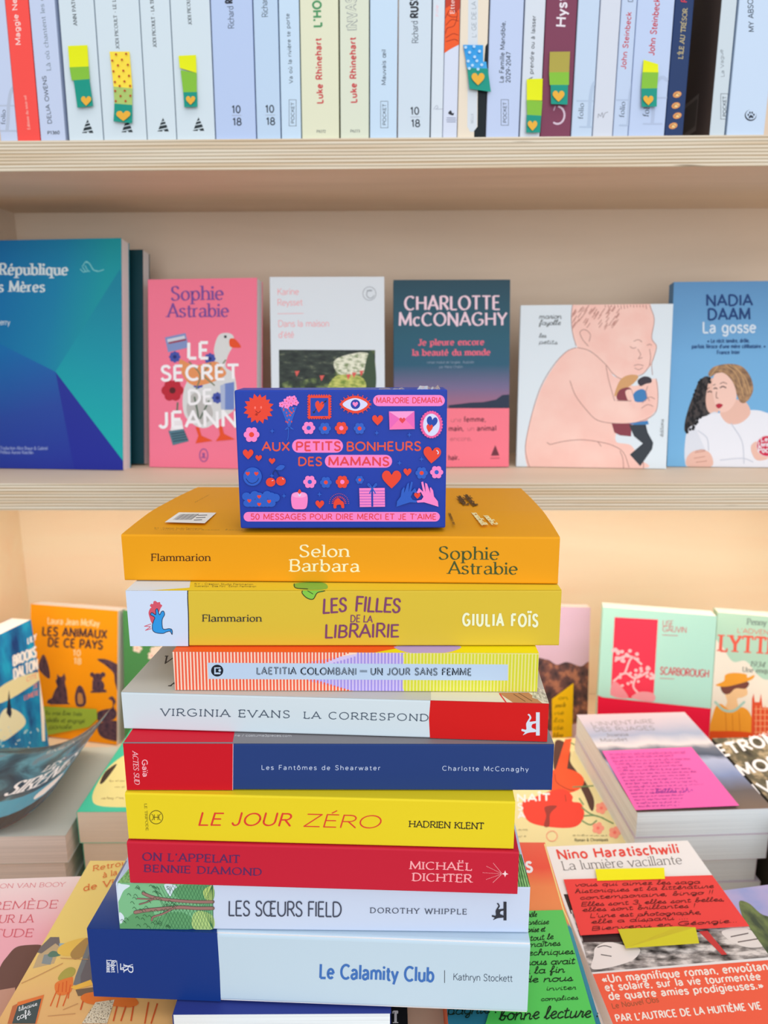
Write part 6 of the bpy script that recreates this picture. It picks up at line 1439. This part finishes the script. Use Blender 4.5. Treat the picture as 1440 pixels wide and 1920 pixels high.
# yellow striped edge strip between
# white novel with red note
zn = Z(-.372)
f, b = lying('white topped paperback with a red note taped on it, lower right of the photo', zn, (1026.5, 1588), (1297, 1575), (1525, 1925), (1141, 1945), .0125, K(238, 240, 240), PW)
for k in (1, 2): under_copy(b, .0127*k, ('second', 'third')[k-1]+' copy below the white paperback with the red note, only its thin left edge showing', -.0015*k, .001, LG)
a = Art(f, b, 'cover_picture', X6)
a.poly([(290, 350), (1200, 330), (1250, 430), (330, 460)], K(52, 38, 40)).poly([(330, 440), (1240, 380), (1500, 700), (440, 790), (400, 640)], NOISE('charcoal', [(.35, (40, 36, 38)), (.5, (150, 146, 144)), (.62, (222, 218, 214))], 10)).poly([(390, 570), (560, 560), (1000, 545), (1080, 560), (600, 620), (400, 620)], K(54, 36, 38))
a.blob([(470, 650), (540, 620), (640, 640), (720, 660), (680, 720), (560, 760), (450, 770), (460, 700)], K(232, 228, 224)).blob([(1180, 560), (1300, 540), (1400, 590), (1420, 640), (1330, 650), (1240, 620)], K(226, 222, 218)).lines([[(1230, 590), (1330, 570)], [(1270, 620), (1390, 600)]], 7, K(110, 100, 100)).lines([[(480, 650), (520, 640), (560, 650)], [(500, 690), (560, 700)]], 5, K(90, 84, 84))
a.poly([(1050, 560), (1100, 556), (1210, 690), (1180, 692)], K(200, 60, 60)).done('charcoal portrait')
a = Art(f, b, 'author_name', X6); nr = K(230, 74, 64); a.t('Nino Haratischwili', (262, 154), (942, 118), 52, 'bold', nr, w=.21, up=(-.28, -.96)).done('red author name')
a = Art(f, b, 'title', X6); a.t('La lumière vacillante', (288, 216), (962, 180), 52, 'serif', K(110, 104, 104), w=.09, up=(-.28, -.96)).done()
a = Art(f.shifted(.0006), b, 'paper_band', X6); a.poly([(445, 800), (1500, 716), (1800, 1300), (520, 1300)], K(238, 98, 70))
qm = K(252, 232, 222); u6 = (-.3, -.95)
for s_, p0, p1, c_, st_ in (('«Un magnifique roman, envoûtant,', (512, 848), (1480, 772), 44, 'bold'), ('et solaire, sur la vie tourmentée', (528, 894), (1402, 830), 42, 'bold'), ('de quatre amies prodigieuses.»', (548, 944), (1416, 880), 42, 'bold'), ('PAR L’AUTRICE DE LA HUITIÈME VIE', (588, 1068), (1406, 996), 40, 'bold')):
    a.t(s_, p0, p1, c_, st_, qm, up=u6, w=.2)
a.t('Le Nouvel Obs', (566, 994), (828, 956), 30, 'sans', K(170, 90, 60), up=u6, w=.15).done('orange paper band with white quote')
nt = poly_note('red note with black handwriting taped on the white paperback, lower right', f.shifted(.0009), [(290, 268), (1126, 244), (1334, 530), (384, 582)], K(236, 70, 68), X6)
a = Art(f.shifted(.0013), nt, 'handwriting', X6); kb = K(60, 16, 20)
for s_, p0, p1 in (('vous qui aimez les saga', (352, 306), (1058, 290)), ('historiques et la littérature', (352, 344), (1134, 314)), ('contemporaine, bingo !!', (378, 380), (1132, 348)), ('Elles sont 3, elles sont belles,', (386, 418), (1196, 388)), ('elles sont brillantes !', (394, 448), (1030, 424)), ('L’une est photographe,', (436, 482), (1066, 462)), ('elle a disparu ....', (444, 516), (992, 490)), ('Bienvenu en Géorgie...', (444, 554), (1270, 508))):
    a.t(s_, p0, p1, 22, 'hand', kb, w=.14)
a.done('black handwriting')
r = poly_note('bright yellow tape strip holding the top of the red note', f.shifted(.0016), [(468, 210), (856, 202), (860, 264), (480, 274)], K(246, 240, 16), X6, group='yellow tape strips', name='tape_strip'); r['category'] = 'tape'
r = poly_note('crinkled olive yellow tape strip at the bottom of the red note', f.shifted(.0016), [(596, 548), (930, 540), (1030, 560), (1052, 634), (640, 658)], K(206, 200, 44), X6, group='yellow tape strips', name='tape_strip', lift=[.0, .001, .003, .001, .0005]); r['category'] = 'tape'
# far right blue green cover
f, b = lying('blue and green landscape cover half hidden at the right edge, beside the white paperback', Z(-.39), (1368, 1668), (1590, 1640), (1740, 1880), (1490, 1920), .0195, K(140, 160, 206), PW)
a = Art(f, b, 'cover_picture', X6); a.whole(NOISE('lilacfield', [(.35, (140, 158, 214)), (.6, (176, 170, 214))], 3)).blob([(1276, 400), (1330, 400), (1400, 460), (1500, 520), (1600, 800), (1440, 760), (1330, 560)], NOISE('darktree', [(.35, (50, 70, 54)), (.65, (110, 130, 76))], 5)).done()
# front left: village cover, pink cover
f, b = lying('yellow and orange village picture book lying diagonally left of the stack foot', Z(-.338), (169, 1614), (430, 1566), (330, 1960), (0, 1908), .0076, K(246, 206, 110), PW, w=.112, h=.178, anchor='tl')
a = Art(f, b, 'cover_picture', X2)
a.whole(GRAD('village', [(0, (204, 150, 96)), (.4, (232, 186, 120)), (.62, (246, 214, 120)), (1, (250, 218, 130))], 0, 1, noise=.12))
stn, wl_ = K(196, 172, 132), K(226, 210, 180)
a.poly([(300, 900), (380, 770), (460, 750), (480, 830), (430, 960), (260, 1000)], stn).poly([(280, 870), (400, 750), (470, 750), (480, 830), (440, 800), (330, 880)], K(120, 112, 110)).poly([(330, 960), (350, 890), (430, 880), (400, 970)], K(140, 150, 150)).blob([(380, 890), (420, 860), (480, 880), (470, 900), (400, 910)], K(96, 130, 110)).poly([(470, 800), (560, 800), (540, 830), (470, 835)], K(150, 180, 190))
a.blob([(480, 820), (600, 770), (700, 760), (700, 820), (560, 900), (460, 880)], K(236, 196, 90)).blob([(560, 880), (640, 790), (700, 760), (700, 870), (600, 930)], K(176, 140, 80)).poly([(700, 800), (600, 1060), (580, 1130), (640, 1140), (720, 900)], K(120, 124, 126)).poly([(730, 830), (640, 1060), (640, 1130), (760, 1130), (760, 830)], K(110, 104, 106))
a.blob([(460, 1080), (500, 1020), (560, 990), (600, 1010), (580, 1060), (500, 1100)], K(176, 166, 80)).blob([(440, 1120), (560, 1070), (580, 1090), (560, 1190), (460, 1210)], K(232, 128, 60)).lines([[(450, 1180), (400, 1300)], [(480, 1200), (450, 1310)], [(540, 1190), (500, 1300)], [(560, 1130), (540, 1240)], [(470, 1120), (460, 1190)], [(500, 1110), (494, 1190)], [(530, 1100), (524, 1190)]], 9, K(220, 100, 44), False)
a.poly([(560, 1150), (720, 1090), (740, 1130), (600, 1170)], K(240, 190, 80)).poly([(600, 1170), (740, 1150), (740, 1210), (620, 1220)], K(120, 100, 80)).blob([(640, 1230), (730, 1190), (1000, 1200), (1100, 1270), (1040, 1310), (900, 1300), (700, 1280)], K(226, 120, 50)).lines([[(660, 1260), (640, 1330)], [(930, 1300), (900, 1420)], [(1000, 1300), (960, 1420)], [(1060, 1300), (1040, 1420)], [(1180, 1270), (1150, 1440)], [(1250, 1280), (1200, 1440)]], 12, K(206, 90, 44), False)
a.poly([(100, 1440), (140, 1270), (350, 1210), (290, 1440)], K(226, 120, 60)).poly([(60, 1440), (100, 1300), (140, 1280), (100, 1440)], K(190, 110, 70)).poly([(96, 1440), (140, 1300), (330, 1240), (280, 1440)], K(72, 84, 84))
a.lines([[(170, 1120), (300, 1060), (500, 960)], [(500, 1330), (620, 1280)], [(380, 1380), (600, 1360)], [(480, 920), (700, 930)]], 5, K(196, 150, 100)).poly([(720, 1330), (760, 1270), (910, 1250), (850, 1440), (650, 1440)], NOISE('foil_glare', [(.35, (120, 104, 80)), (.52, (236, 226, 200)), (.7, (160, 140, 104))], 14, rough=.2)).done('village street with orange chairs')  # last patch: foil sticker, its glare painted in as pale blotches
a = Art(f, b, 'sign_lettering', X2, clip=False); a.t('librairie', (148, 1342), (296, 1296), 30, 'hand', wh).t('café', (134, 1416), (246, 1370), 44, 'hand', wh).done('white lettering on the chalkboard')
a = Art(f, b, 'title', X2, clip=False); rt2 = K(226, 120, 60); a.t('Retrou', (736, 228), (1010, 180), 40, 'italic', rt2, w=.18).t('à la', (816, 282), (930, 256), 40, 'italic', rt2, w=.18).t('de Vie', (660, 388), (960, 330), 46, 'italic', rt2, w=.2).done('orange title')
f, b = lying('pink book with red title lying at the lower left edge of the photo', Z(-.346), (-150, 1655), (200, 1640), (120, 1960), (-330, 1975), .0195, K(246, 196, 204), PW)
a = Art(f, b, 'cover_picture', X2); a.whole(GRAD('pinkfade', [(0, (236, 160, 176)), (.6, (244, 178, 190)), (1, (250, 226, 226))])).blob([(0, 990), (60, 900), (130, 830), (240, 812), (340, 820), (400, 900), (300, 1200), (-60, 1180)], K(112, 80, 72)).poly([(-60, 1180), (120, 1150), (120, 1500), (-100, 1500)], K(196, 150, 130)).done('brown rounded shape on pink')
a = Art(f, b, 'author_name', X2, clip=False); pr2 = K(216, 96, 110); a.t('SIMON VAN BOOY', (-120, 366), (514, 348), 34, 'italic', pr2).done()
a = Art(f, b, 'title', X2, clip=False)
for s_, p0, p1 in (('REMÈDE', (-70, 534), (456, 520)), ('POUR LA', (-150, 640), (262, 634)), ('SOLITUDE', (-330, 756), (260, 748))): a.t(s_, p0, p1, 62, 'italic', pr2, w=.14)
a.done('red title')
# small blue book right under the stack, page edges to the front
f, b = lying('dark blue book lying directly under the stack, its pale page edges facing the front', Z(-.3262), (365, 1740), (720, 1740), (746, 1898), (332, 1903), .0112, K(46, 62, 140), PAGES('bluewhite', (230, 244, 250)), h=.15)
f, b = lying('black cover corner with a white letter peeking out below the stack', Z(-.350), (640, 1800), (760, 1800), (768, 1990), (600, 1990), .0155, K(20, 24, 30), PW)
a = Art(f, b, 'title', X7, clip=False); a.t('T', (-10, 930), (22, 930), 80, 'serifb', K(226, 230, 236)).done('white letter')
